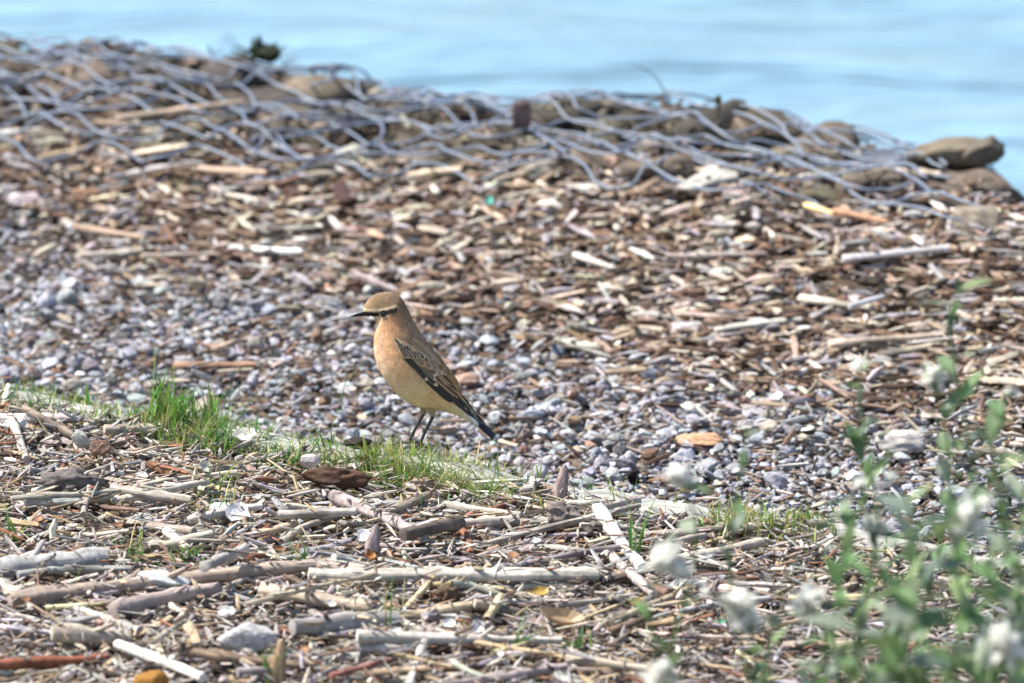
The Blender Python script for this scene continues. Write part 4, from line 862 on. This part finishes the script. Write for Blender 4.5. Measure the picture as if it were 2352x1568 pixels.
CT = [(450, 200, .175, .125, .08), (380, 220, .175, .125, .08), (540, 210, .175, .125, .085), (330, 262, .24, .165, .09), (600, 290, .22, .155, .105), (640, 400, .26, .185, .125), (700, 480, .27, .18, .12), (800, 620, .28, .18, .12), (900, 760, .30, .18, .11),
      (1000, 900, .30, .19, .11), (560, 345, .24, .135, .08), (500, 385, .40, .21, .11), (540, 430, .42, .24, .13), (400, 380, .58, .44, .30), (430, 440, .50, .30, .18), (400, 520, .56, .38, .25), (480, 520, .47, .28, .165), (385, 640, .60, .44, .31), (520, 620, .53, .32, .18),
      (600, 560, .40, .24, .14), (420, 760, .60, .45, .31), (600, 760, .54, .33, .17), (500, 860, .58, .44, .28), (620, 970, .57, .45, .29), (720, 1050, .57, .46, .31), (760, 960, .56, .41, .24), (850, 950, .54, .35, .17), (950, 1000, .62, .42, .20), (900, 1095, .50, .39, .24), (1050, 1120, .62, .50, .32), (1140, 1180, .72, .66, .52)]
CT = np.array(CT)
def seg_d(P, poly):
    d = np.full(len(P), 1e9); tt = np.zeros(len(P))
    for k_, (a, b_) in enumerate(zip(poly[:-1], poly[1:])):
        a, b_ = np.array(a, float), np.array(b_, float); ab = b_-a; t = np.clip(((P-a)@ab)/(ab@ab), 0, 1); q = np.linalg.norm(P-(a+t[:, None]*ab), axis=1)
        m_ = q < d; d = np.where(m_, q, d); tt = np.where(m_, (k_+t)/(len(poly)-1), tt)
    return d, tt
def body_col(P):
    d2 = ((P[:, None]-CT[None, :, :2])**2).sum(2)+900; wt = 1/d2**1.6; c = (wt[..., None]*CT[None, :, 2:]).sum(1)/wt.sum(1)[:, None]
    def over(c, poly, w0, w1, col, soft=6, k_=1.0):
        d, t = seg_d(P, poly); w_ = w0+(w1-w0)*t; m_ = (1-sm(w_-soft*0.5, w_+soft, d))*k_
        return c*(1-m_[:, None])+np.array(col)*m_[:, None]
    c = c*np.array([1.14, 1.09, 1.03])*np.where(P[:, :1]*0.0+((P[:, 1:2] > 0.9*P[:, :1]+60)), 1.07, 0.98)
    c = over(c, [(292, 302), (350, 298), (430, 288), (500, 270), (556, 255)], 9, 5, (.66, .52, .33), 7, 0.92)
    c = over(c, [(288, 296), (292, 312)], 9, 9, (.72, .62, .45), 6)
    c = over(c, [(345, 358), (400, 362), (450, 356)], 9, 5, (.56, .44, .28), 8, 0.8)
    c = over(c, [(308, 337), (370, 332), (430, 322), (490, 306), (552, 284)], 16, 15, (.028, .022, .024), 5)
    c = over(c, [(452, 348), (474, 343), (486, 330)], 4, 3, (.6, .48, .32), 4, 0.85)
    return c
BC = body_col(sideF)*(1+0.10*np.array([noise.noise(Vector((p[0]*.03, p[1]*.03, 1)))+noise.noise(Vector((p[0]*.11, p[1]*.11, 2))) for p in sideF]))[:, None]*(1+0.03*rng.normal(size=(len(V), 1)))
i_ = np.arange(NS-1)[:, None]*NR; j_ = np.arange(NR)[None]; j2 = (j_+1) % NR
Q = np.stack([i_+j_, i_+j2, i_+NR+j2, i_+NR+j_], -1).reshape(-1, 4)
V = np.concatenate([V, [V[:NR].mean(0), V[-NR:].mean(0)]]); a_ = NS*NR; jj = np.arange(NR); T = np.concatenate([np.stack([(jj+1) % NR, jj, np.full(NR, a_)], -1), np.stack([(NS-1)*NR+jj, (NS-1)*NR+(jj+1) % NR, np.full(NR, a_+1)], -1)])
BC = np.concatenate([BC, BC[:1], BC[-1:]])
body_me = new_mesh('body', V, Q, T, BC, V*10, M_plumage, True)
link('body', body_me, bird)
bvh = BVHTree.FromPolygons([Vector(v) for v in V], [list(map(int, q)) for q in Q])
def surf_y(X, Z):
    h_ = bvh.ray_cast(Vector((X, -0.2, Z)), Vector((0, 1, 0)))
    return h_[0].y if h_[0] is not None else None
# fine plumage over the body
pl = Parts(); BV = V[:NS*NR].reshape(NS, NR, 3); PV, PT, PC = [], [], []
for q in range(15000):
    i = rng.integers(4, NS-6); j = rng.integers(0, NR); p = BV[i, j]
    sxy = side[i, j]
    if sxy[0] < 345 and i < 16: continue
    dirv = BV[min(i+3, NS-1), j]-BV[max(i-3, 0), j]; ln = np.linalg.norm(dirv)
    if ln < 1e-6: continue
    dirv /= ln; cen = BV[i].mean(0); nr = p-cen; nr -= dirv*(nr@dirv); nr /= max(np.linalg.norm(nr), 1e-6)
    Ln = (0.0011 if i < 42 else 0.0032)*rng.uniform(0.6, 1.3); sdv = np.cross(dirv, nr); wd_ = 0.00022*rng.uniform(0.7, 1.4)
    dd = dirv+nr*rng.uniform(0.04, 0.22)+sdv*rng.normal()*0.15
    b0 = len(PV)*3; PV.append([p-sdv*wd_-nr*1e-4, p+sdv*wd_-nr*1e-4, p+dd*Ln]); PC.append(body_col(np.array([sxy]))[0]*rng.uniform(0.74, 1.26))
PV = np.array(PV).reshape(-1, 3); PC = np.repeat(np.array(PC), 3, 0)
link('plumage', new_mesh('plumage', PV, None, np.arange(len(PV)).reshape(-1, 3), PC, PV*10, M_plumage, False), bird, kind='stuff')
# feathers of the folded wings
wing_curve = [(540, .0165), (700, .0205), (850, .0205), (950, .0165), (1050, .0115), (1150, .0075), (1230, .0048), (1300, .0034)]
def feather(root, tip, wpx, off, dark, edgec, tipc=None, mirror=True, ew=0.35, curve=0.0, upper=None, parent=None, name='feather', tt_=0.9):
    n_, m_ = 17, 11; r0, t0 = np.array(root, float)+rng.normal(size=2)*3, np.array(tip, float)+rng.normal(size=2)*(5 if wpx < 60 else 2); wpx = wpx*rng.uniform(0.88, 1.12); dv = t0-r0; L = np.linalg.norm(dv); dv /= L; nv = np.array([dv[1], -dv[0]])  # nv points up-right (back side)
    X = np.zeros((n_, m_)); Z = np.zeros((n_, m_)); Y = np.zeros((n_, m_)); Cc = np.zeros((n_, m_, 3)); has = np.ones((n_, m_), bool)
    for i in range(n_):
        t = i/(n_-1); w_ = wpx/2*min(1, 0.55+1.6*t)*math.sqrt(max(0.02, 1-max(0, (t-0.72)/0.28)**2.2))
        for j in range(m_):
            s = (j/(m_-1)-0.5)*2; q = r0+dv*L*t+nv*(s*w_+curve*L*4*t*(1-t)); p = B0(*q)
            X[i, j], Z[i, j] = p[0], p[2]
            y = surf_y(p[0], p[2]); fy = -np.interp(q[0], [a for a, _ in wing_curve], [b_ for _, b_ in wing_curve])
            Y[i, j] = y if y is not None else fy*0.55
            if q[0] > 1000: k_ = min(1, (q[0]-1000)/120); Y[i, j] = Y[i, j]*(1-k_)+fy*0.75*k_
            e = abs(s) > 1-ew
            c = np.array(edgec) if e else np.array(dark)
            if abs(abs(s)-(1-ew)) < 0.12: c = (np.array(edgec)+np.array(dark))/2
            if upper is not None and s > 0.1: c = np.array(upper)
            if tipc is not None and t > tt_: c = np.array(tipc)
            if abs(s) < 0.08: c = c*0.8
            Cc[i, j] = c
    for _ in range(3): Y[1:-1] = 0.25*Y[:-2]+0.5*Y[1:-1]+0.25*Y[2:]; Y[:, 1:-1] = 0.25*Y[:, :-2]+0.5*Y[:, 1:-1]+0.25*Y[:, 2:]
    t = np.linspace(0, 1, n_)[:, None]; s = np.linspace(-1, 1, m_)[None]
    Y = Y-off-0.0002-0.0004*t+0.0003*s*s-0.00025*s
    V = np.stack([X, Y, Z], -1).reshape(-1, 3); i = np.arange(n_-1)[:, None]*m_; j = np.arange(m_-1)[None]
    Q = np.stack([i+j, i+m_+j, i+m_+j+1, i+j+1], -1).reshape(-1, 4); G = np.stack([np.repeat(t[:, 0]*4, m_), np.tile(s[0], n_), np.full(n_*m_, off*9e4)], -1)
    for sg in ((1, -1) if mirror else (1,)):
        VV = V*[1, sg, 1]; par = parent[0] if sg == 1 else parent[1]
        link(name, new_mesh(name, VV, Q if sg == 1 else Q[:, ::-1], None, Cc.reshape(-1, 3), G, M_feather, True), par)
W0 = link('wing', None, bird); W1 = link('wing', None, bird)
# each wing carries its own bend piece as mesh
def wing_base():
    pts_ = [(556, 520), (600, 570), (670, 640), (740, 700), (800, 760)]; P_ = []
    for q in pts_:
        p = B0(*q); y = surf_y(p[0], p[2]); P_.append([p[0], (y if y else -.018)+0.0012, p[2]])
    return np.array(P_)
wb = wing_base()
for o_, sg in ((W0, 1), (W1, -1)):
    V_, Q_, T_, C_, G_ = tube(wb*[1, sg, 1], [0.002, 0.0032, 0.0034, 0.003, 0.001], 10, 1, 0.03, 3, 1, (0.30, 0.21, 0.14)); me = new_mesh('wing', V_, Q_, T_, C_, G_, M_plumage)
    o2 = link('wing_bend', me, o_)
WP = (W0, W1)
BK, BF, RF, CRM, MN = (.045, .037, .034), (.40, .28, .16), (.46, .27, .13), (.66, .54, .36), (.30, .19, .115)
# primaries and secondaries
for k_, tp in enumerate([(1292, 1252), (1268, 1236), (1240, 1212), (1208, 1180), (1172, 1146), (1140, 1112)]):
    feather((880+k_*6, 900-k_*16), tp, 34, 0.0002+k_*0.00022, (.03, .026, .03), (.10, .085, .075), (.20, .17, .14), parent=WP, ew=0.22)
for k_, tp in enumerate([(1010, 1035), (1035, 1030), (1060, 1028), (1082, 1025)]):
    feather((770+k_*22, 800-k_*14), tp, 44, 0.0007+k_*0.00025, (.035, .03, .03), BF if k_ > 1 else (.12, .09, .07), parent=WP, ew=0.25)
for k_, (rt, tp, wd) in enumerate([((820, 740), (1092, 1010), 62), ((840, 720), (1062, 950), 66), ((850, 700), (1030, 890), 66)]):
    feather(rt, tp, wd, 0.0019+k_*0.0004, (.10, .06, .04), RF, parent=WP, ew=0.42, upper=(.42, .25, .125))
# greater coverts
for k_, (rt, tp) in enumerate([((612, 620), (760, 782)), ((640, 640), (820, 836)), ((668, 652), (896, 886)), ((694, 654), (882, 850)), ((718, 652), (878, 815)), ((744, 646), (900, 802)), ((770, 640), (940, 808)), ((796, 634), (978, 822))]):
    feather(rt, tp, 46, 0.0012+k_*0.00028, BK if k_ < 3 else ((.17, .12, .085) if k_ < 6 else (.26, .17, .11)), (.36, .27, .17) if k_ < 3 else (.42, .30, .18), CRM, parent=WP, ew=0.22 if k_ < 3 else 0.4, tt_=0.92)
# scapulars
for k_, (rt, tp) in enumerate([((640, 560), (800, 720)), ((680, 560), (860, 745)), ((715, 560), (905, 770)), ((745, 565), (940, 790)), ((690, 510), (860, 690))]):
    feather(rt, tp, 58, 0.0032+k_*0.0002, MN, (.38, .25, .145), (.46, .32, .19), parent=WP, ew=0.4)
# median coverts: dark spots with pale tips
for k_, (rt, tp) in enumerate([((592, 576), (640, 640)), ((618, 586), (668, 648)), ((642, 588), (700, 646)), ((668, 590), (730, 648)), ((694, 594), (758, 648)), ((722, 602), (790, 660)), ((750, 616), (822, 684))]):
    feather(rt, tp, 36, 0.0041+k_*0.00015, (.10, .078, .06), (.42, .32, .21), (.56, .45, .30), parent=WP, ew=0.32, tt_=0.88)
# lesser coverts
for k_ in range(13):
    a = (k_ % 5)*26; b_ = (k_//5)*30; rt = (548+a+b_*0.5, 492+a*0.55+b_*1.0); tp = (rt[0]+44, rt[1]+52)
    feather(rt, tp, 36, 0.0034+(12-k_)*0.0001, (.20, .14, .10) if k_ % 3 else (.07, .055, .045), (.44, .33, .21), parent=WP, ew=0.35)
# tail
def tail_feather(root, tip, y0, y1, wd, col, bcol, tipc, name='tail_feather'):
    n_ = 12; a, b_ = B0(*root), B0(*tip); a[1] = y0; b_[1] = y1; t = np.linspace(0, 1, n_)
    P = a[None]*(1-t[:, None])+b_[None]*t[:, None]; cc = np.where(t[:, None] < 0.42, np.array(bcol)[None], np.array(col)[None]); cc = np.where(t[:, None] > 0.955, np.array(tipc)[None], cc)
    V_, Q_, T_, C_, G_ = tube(P, wd*np.clip(0.75+t*0.6, 0, 1.1)*np.sqrt(np.clip(1-np.maximum(0, (t-.86)/.14)**2*0.7, 0.1, 1)), 10, 0.22, 0.0, 3, 1.0, cc, gs=40)
    link(name, new_mesh(name, V_, Q_, T_, C_, G_, M_feather), bird)
for k_, (yy, dz) in enumerate([(0, 0), (-0.0025, 5), (0.0025, 5), (-0.005, 10), (0.005, 10), (-0.0072, 16), (0.0072, 16)]):
    outer = abs(yy) > 0.004
    tail_feather((1130, 1110+dz*2.2), (1378-abs(yy)*1500, 1342+dz*0.7), yy*0.5, yy, 0.0042, (.022, .02, .026), (.75, .72, .66) if outer else (.04, .035, .035), (.5, .47, .42))
V_, Q_, T_, C_, G_ = tube([B0(1080, 1120), B0(1180, 1205), B0(1270, 1282)], [0.0055, 0.0035, 0.0006], 12, 0.8, 0.02, 5, 1, np.array([(.64, .53, .36), (.74, .68, .54), (.78, .74, .64)]))
link('undertail', new_mesh('undertail', V_, Q_, T_, C_, G_, M_plumage), bird)
# beak, eye, legs
for nm, rows in (('upper_mandible', [((305, 308), (330, 340), 17), ((285, 317), (300, 343), 13), ((250, 328), (262, 350), 10), ((215, 343), (222, 358), 7), ((182, 361), (185, 364), 1)]),
                 ('lower_mandible', [((322, 338), (345, 364), 16), ((295, 342), (304, 359), 13), ((255, 347), (260, 363), 9), ((220, 354), (223, 365), 6), ((188, 363), (190, 366), 1)])):
    n_ = 12; VV = []
    for (tp, bt, w_) in rows:
        for k_ in range(n_):
            a = k_/n_*2*math.pi; cx = (tp[0]+bt[0])/2+(tp[0]-bt[0])/2*math.cos(a); cy = (tp[1]+bt[1])/2+(tp[1]-bt[1])/2*math.cos(a); p = B0(cx, cy); p[1] = w_*CM*math.sin(a); VV.append(p)
    i = np.arange(len(rows)-1)[:, None]*n_; j = np.arange(n_)[None]; j2_ = (j+1) % n_
    Q_ = np.stack([i+j, i+j2_, i+n_+j2_, i+n_+j], -1).reshape(-1, 4)[:, ::-1]; VV = np.array(VV)
    link(nm, new_mesh(nm, VV, Q_, None, np.tile((.022, .021, .027), (len(VV), 1)), VV*300, M_horn), bird)
Ve, Te = ICO[3]
p = B0(455, 319); ey = surf_y(p[0], p[2])
for sg in (1, -1):
    c = np.array([p[0], (ey+0.0014)*sg, p[2]])
    e = link('eye', new_mesh('eye', Ve*0.0029+c, None, Te, None, Ve, M_eye), bird)
    a = np.linspace(0, 2*math.pi, 25); ringp = np.stack([c[0]+0.0031*np.cos(a), np.full(25, ey*sg-0.0002*sg), c[2]+0.0027*np.sin(a)], -1)
    cc = np.where((np.sin(a) < 0.1)[:, None], np.array([[.5, .38, .24]]), np.array([[.06, .045, .04]]))
    V_, Q_, T_, C_, G_ = tube(ringp, 0.00038, 6, 1, 0, 2, 1, cc, cap=False)
    link('eye_ring', new_mesh('eye_ring', V_, Q_, T_, C_, G_, M_plumage), bird)
def leg(pts_, Y, toes, tib):
    c = np.array([B(x, y, Y) for x, y in pts_]); q = catmull(c, 5); q = np.array(q); t = np.linspace(0, 1, len(q))
    V_, Q_, T_, C_, G_ = tube(q, 0.0014*(1.12-0.2*np.sin(t*math.pi)), 10, 1, 0.04, 4, 1, (.025, .022, .026), gs=200)
    lg_ = link('leg', new_mesh('leg', V_, Q_, T_, C_, G_, M_horn), bird)
    tb = np.array([B(x, y, Y*0.9) for x, y in tib]); V_, Q_, T_, C_, G_ = tube(catmull(tb, 4), np.interp(np.linspace(0, 1, 4*(len(tb)-1)+1), [0, .5, 1], [0.0046, 0.0028, 0.0013]), 12, 1, 0.05, 4, 1, (.30, .24, .15))
    link('thigh', new_mesh('thigh', V_, Q_, T_, C_, G_, M_plumage), bird)
    foot = c[-1]
    for (dx, dy, L) in toes:
        e = foot+np.array([dx, dy, 0])*L; m_ = (foot+e)/2+np.array([0, 0, 0.0012]); cl_ = e+np.array([dx, dy, 0])*0.003+np.array([0, 0, -0.0022])
        V_, Q_, T_, C_, G_ = tube([foot+[0, 0, .0002], m_, e+[0, 0, .0002], e+np.array([dx, dy, 0])*0.0015+[0, 0, -.0003], cl_], [0.0010, 0.0009, 0.0008, 0.0005, 0.0001], 8, 1, 0.05, 4, 1, (.025, .022, .026))
        link('toe', new_mesh('toe', V_, Q_, T_, C_, G_, M_horn), lg_)
leg([(783, 1150), (745, 1215), (700, 1300), (655, 1396)], 0.008, [(-1, -0.1, .011), (-.8, .6, .010), (-.75, -.65, .010), (1, .1, .008)], [(770, 1060), (778, 1110), (784, 1156)])
leg([(856, 1180), (815, 1260), (772, 1350), (738, 1436)], -0.009, [(-1, -0.1, .011), (-.8, .55, .010), (-.7, -.7, .010), (1, -.15, .0095)], [(830, 1070), (848, 1130), (857, 1184)])
note('the bird', bo+Vector((0, 0, 0.05)))

# ------------------------------------------------------------------ flowering plants close to the camera
def at_dist(px, py, y):
    d = ray(px, py); t = (y-CAM_Y)/d.y; return Vector((d.x*t, y, CAM_Z+d.z*t))
def leaf_arrays(L, W, col, fold=0.25, curve=0.3):
    n_ = 7; t = np.linspace(0, 1, n_); w_ = W/2*np.sin(np.pi*np.clip(t, 0.02, 0.995)**0.8)
    x = t*L; z = -curve*L*t*t
    P = np.stack([x, np.zeros(n_), z], -1); A = np.stack([x, -w_, z+w_*fold], -1); Bq = np.stack([x, w_, z+w_*fold], -1)
    V = np.stack([A, P, Bq], 1).reshape(-1, 3); i = np.arange(n_-1)*3
    Q = np.concatenate([np.stack([i, i+3, i+4, i+1], -1), np.stack([i+1, i+4, i+5, i+2], -1)])
    return V, Q, np.tile(col, (len(V), 1)), V*120
LEAVES = [new_mesh('leaf', *(lambda a: (a[0], a[1], None, a[2], a[3]))(leaf_arrays(1.0, w_, (1, 1, 1), 0.25, c_)), M_leaf) for w_, c_ in ((0.36, 0.2), (0.44, 0.35), (0.30, 0.1), (0.46, 0.25))]
def flower_mesh(seed, fluffy):
    r = random.Random(seed); pa = Parts(); Vc, Tc = ICO[2]; pa.add(Vc*np.array([.58, .46, .44])+[0.03, 0, .2], np.zeros((0, 4), int), Tc, (0.82, 0.81, 0.74), Vc)
    for k_ in range(60 if fluffy else 42):
        z = r.uniform(-0.1, 0.95) if fluffy else r.uniform(-0.05, 0.55); a = r.uniform(0, 6.28); s = math.sqrt(max(0, 1-z*z)); dr = Vector((s*math.cos(a), s*math.sin(a), z))
        L = r.uniform(0.45, 1.0)*(1.45 if r.random() < 0.25 else 1); q = dr.to_track_quat('X', 'Z').to_matrix()
        V_, Q_, C_, G_ = leaf_arrays(L, 0.34 if fluffy else 0.42, (0.82, 0.82, 0.76), 0.1, 0.1)
        V_ = V_@np.array(q).T; pa.add(V_, Q_, np.zeros((0, 3), int), C_, G_)
    me = pa.mesh('flower_head', M_petal); return me
FL = [flower_mesh(i, i % 2 == 0) for i in range(6)]
def plant(px, py, y, lean, nleaf, flower, label, leafL=0.018, side_fl=(), pale=False, base_dx=0.0):
    top = at_dist(px, py, y); g = float(terrain(top.x+base_dx, y)); root = empty('flowering_plant', (top.x+base_dx, y, g), label=label, category='plant')
    root['group'] = 'flowering plants close to the camera'
    h_ = top.z-g; n_ = 12; t = np.linspace(0, 1, n_)
    P = np.stack([-base_dx*(t**1.5)+lean*0.012*np.sin(t*7+px), 0.008*np.sin(t*5+px*.1), t*h_], -1); P[-1] = [-base_dx, 0, h_]
    V_, Q_, T_, C_, G_ = tube(P, 0.0017-0.0009*t, 6, 1, 0.03, 3, 1, (0.11, 0.19, 0.07))
    link('stem', new_mesh('stem', V_, Q_, T_, C_, G_, M_leaf), root)
    nleaf = int(nleaf*1.15)
    for k_ in range(nleaf):
        s = 1-(k_/max(nleaf, 1))*min(1, 0.62)-0.02; s = max(0.25, s); p = np.array([np.interp(s, t, P[:, c]) for c in range(3)])
        o = link('leaf', random.choice(LEAVES), root); o.location = p; L = leafL*random.uniform(0.8, 1.5)*1.25; o.scale = (L, L, L)
        o.rotation_euler = (random.gauss(0, 0.4), -random.uniform(0.0, 1.35), k_*2.4+random.gauss(0, 0.4)); q = random.uniform(0.75, 1.3)
        c = random.choice([(0.11, 0.19, 0.08), (0.14, 0.24, 0.09), (0.20, 0.28, 0.12), (0.16, 0.21, 0.16), (0.24, 0.28, 0.20)]); o.color = (c[0]*q, c[1]*q, c[2]*q, 1)
    if flower:
        fs, rx, ry = flower; fs *= 1.3; o = link('flower_head', random.choice(FL), root); o.location = P[-1]; o.scale = (fs*random.uniform(1.1, 1.5), fs*1.3, fs*random.uniform(1.3, 1.8)); o.rotation_euler = (rx, ry, random.random()*6)
    if flower:
        o = link('flower_head', random.choice(FL), root); o.location = P[-1]+[random.uniform(-.5, .5)*fs*1.6, 0.003, random.uniform(-1.1, -.2)*fs]; o.scale = (fs*1.1, fs*1.0, fs*1.2); o.rotation_euler = (random.uniform(0, .9), random.uniform(-.7, .7), 1)
    for (dx, dy, fs) in side_fl:               # blossoms on short side stalks
        q = at_dist(px+dx, py+dy, y-0.01)-root.location; s = max(0.3, min(0.97, (q.z-0.02)/h_)); p = np.array([np.interp(s, t, P[:, c]) for c in range(3)])
        V_, Q_, T_, C_, G_ = tube([p, (p+np.array(q[:]))/2+[0, 0, 0.004], np.array(q[:])], [0.0011, 0.0009, 0.0008], 5, 1, 0, 3, 1, (0.12, 0.2, 0.08))
        link('stalk', new_mesh('stalk', V_, Q_, T_, C_, G_, M_leaf), root)
        o = link('flower_head', random.choice(FL), root); o.location = q; o.scale = (fs, fs, fs); o.rotation_euler = (random.uniform(-.6, .9), random.uniform(-.8, .8), 0)
plant(1560, 1100, -1.26, 1, 6, (0.0085, 0.4, 0.2), 'slender plant whose white flower stands highest of those at left of the clump', 0.014, ())
plant(1525, 1300, -1.36, 1, 5, (0.0110, 0.5, 0.1), 'plant with the largest fluffy white flower, leftmost in the clump', 0.020, ())
plant(1695, 1395, -1.36, -1, 9, (0.0100, 0.6, 0.2), 'plant with a tall white flower standing above the green plastic scrap', 0.017, ((-75, -35, .004),))
plant(1862, 1385, -1.26, 1, 10, (0.0095, 0.4, -0.4), 'plant with a round white flower near the bottom right of centre', 0.018, ())
plant(1520, 1545, -1.46, 1, 4, (0.0085, 0.4, 0.4), 'low plant with the lowest white flower at the bottom edge', 0.018, ())
plant(2004, 1215, -1.16, -1, 14, (0.0070, 0.4, 0.2), 'leafy plant with a narrow white flower in mid clump', 0.018, ((-28, -105, .005), (42, -120, .005)))
plant(2235, 1185, -1.36, 1, 16, (0.0085, 0.2, 1.0), 'leafy plant with a long slanting white flower at the right', 0.020, ((-40, 30, .007), (30, -35, .006)))
plant(2145, 865, -1.06, 1, 22, (0.0065, 0.4, 0.2), 'tall plant topped by a small cream white flower at upper right', 0.018, ())
plant(2206, 640, -1.16, -1, 24, None, 'tallest plant of the clump, leafy green tip without a flower', 0.017, ())
plant(1976, 835, -1.16, 1, 16, (0.0035, 0.4, 0.2), 'thin plant with a bluish tip and tiny white bud', 0.013, ())
plant(1715, 985, -1.26, 1, 8, None, 'thin leafy stem without a flower right of the highest white flower', 0.015, ())
plant(1955, 1000, -1.16, 1, 16, None, 'bushy green stem without a flower behind the narrow white flower', 0.020, ())
plant(2075, 1130, -1.46, 1, 20, None, 'broad leaved green stem left of the slanting white flower', 0.022, ())
plant(2320, 905, -1.26, -1, 24, (0.004, 0.4, 0.2), 'tall green plant at the right frame edge with a yellowish bud', 0.018, ())
plant(2300, 1480, -1.56, -1, 12, (0.0105, 0.6, 0.2), 'low plant with a pale drooping flower in the bottom right corner', 0.022, ())
plant(2120, 1330, -1.56, -1, 16, None, 'low dense green plant at the bottom right', 0.024, ())
plant(2260, 1290, -1.46, -1, 18, None, 'dense green stem beneath the slanting white flower', 0.024, ())
plant(1960, 1420, -1.46, -1, 12, None, 'short bushy green plant at the bottom between the white flowers', 0.020, ())
plant(2350, 1120, -1.16, -1, 20, None, 'green leafy stem cut by the right frame edge', 0.022, ())
plant(1800, 1330, -1.26, -1, 7, None, 'thin grey green stem between two white flowers', 0.014, ())

EX = [(1905, 1180), (2010, 1260), (2075, 1420), (2180, 1060), (2160, 1400), (2230, 1380), (2310, 1240), (2335, 1350), (2030, 1480), (2200, 1500), (2120, 1180), (2285, 1060)]
for i, (px, py) in enumerate(EX):
    plant(px, py, random.uniform(-1.7, -1.3), random.choice([-1, 1]), random.randint(10, 16), None, f"leafy green stem without a flower, {['first', 'second', 'third', 'fourth', 'fifth', 'sixth', 'seventh', 'eighth', 'ninth', 'tenth', 'eleventh', 'twelfth'][sorted(p[0] for p in EX).index(px)]} of twelve from the left", random.uniform(0.017, 0.025))
# ------------------------------------------------------------------ labels of the many small things
ZL = {'b': (880, 1570), 's': (330, 1160), 'g': (50, 520)}
from collections import defaultdict
buck = defaultdict(list)
for (o, what, zone, (px, py)) in pending:
    lo, hi = ZL[zone]; best = None
    for (ph, lx, ly) in landmarks:
        if not (lo-40 <= ly <= hi+40): continue
        d = math.hypot(lx-px, (ly-py)*1.6)
        if best is None or d < best[0]: best = (d, ph, lx, ly)
    d, ph, lx, ly = best; dx, dy = px-lx, py-ly
    rel = ('right of' if dx > 0 else 'left of') if abs(dx) > abs(dy)*1.6 else ('below' if dy > 0 else 'above')
    buck[(what, rel, ph)].append((d, o))
ORD = ['nearest', 'second nearest', 'third nearest', 'fourth nearest', 'fifth nearest', 'sixth nearest', 'seventh nearest', 'eighth nearest']
for (what, rel, ph), v in buck.items():
    v.sort(key=lambda q: q[0])
    for i, (d, o) in enumerate(v):
        o['label'] = f"{what} {rel} {ph}" if len(v) == 1 else f"{what} {rel} {ph}, {ORD[min(i, 7)]}"
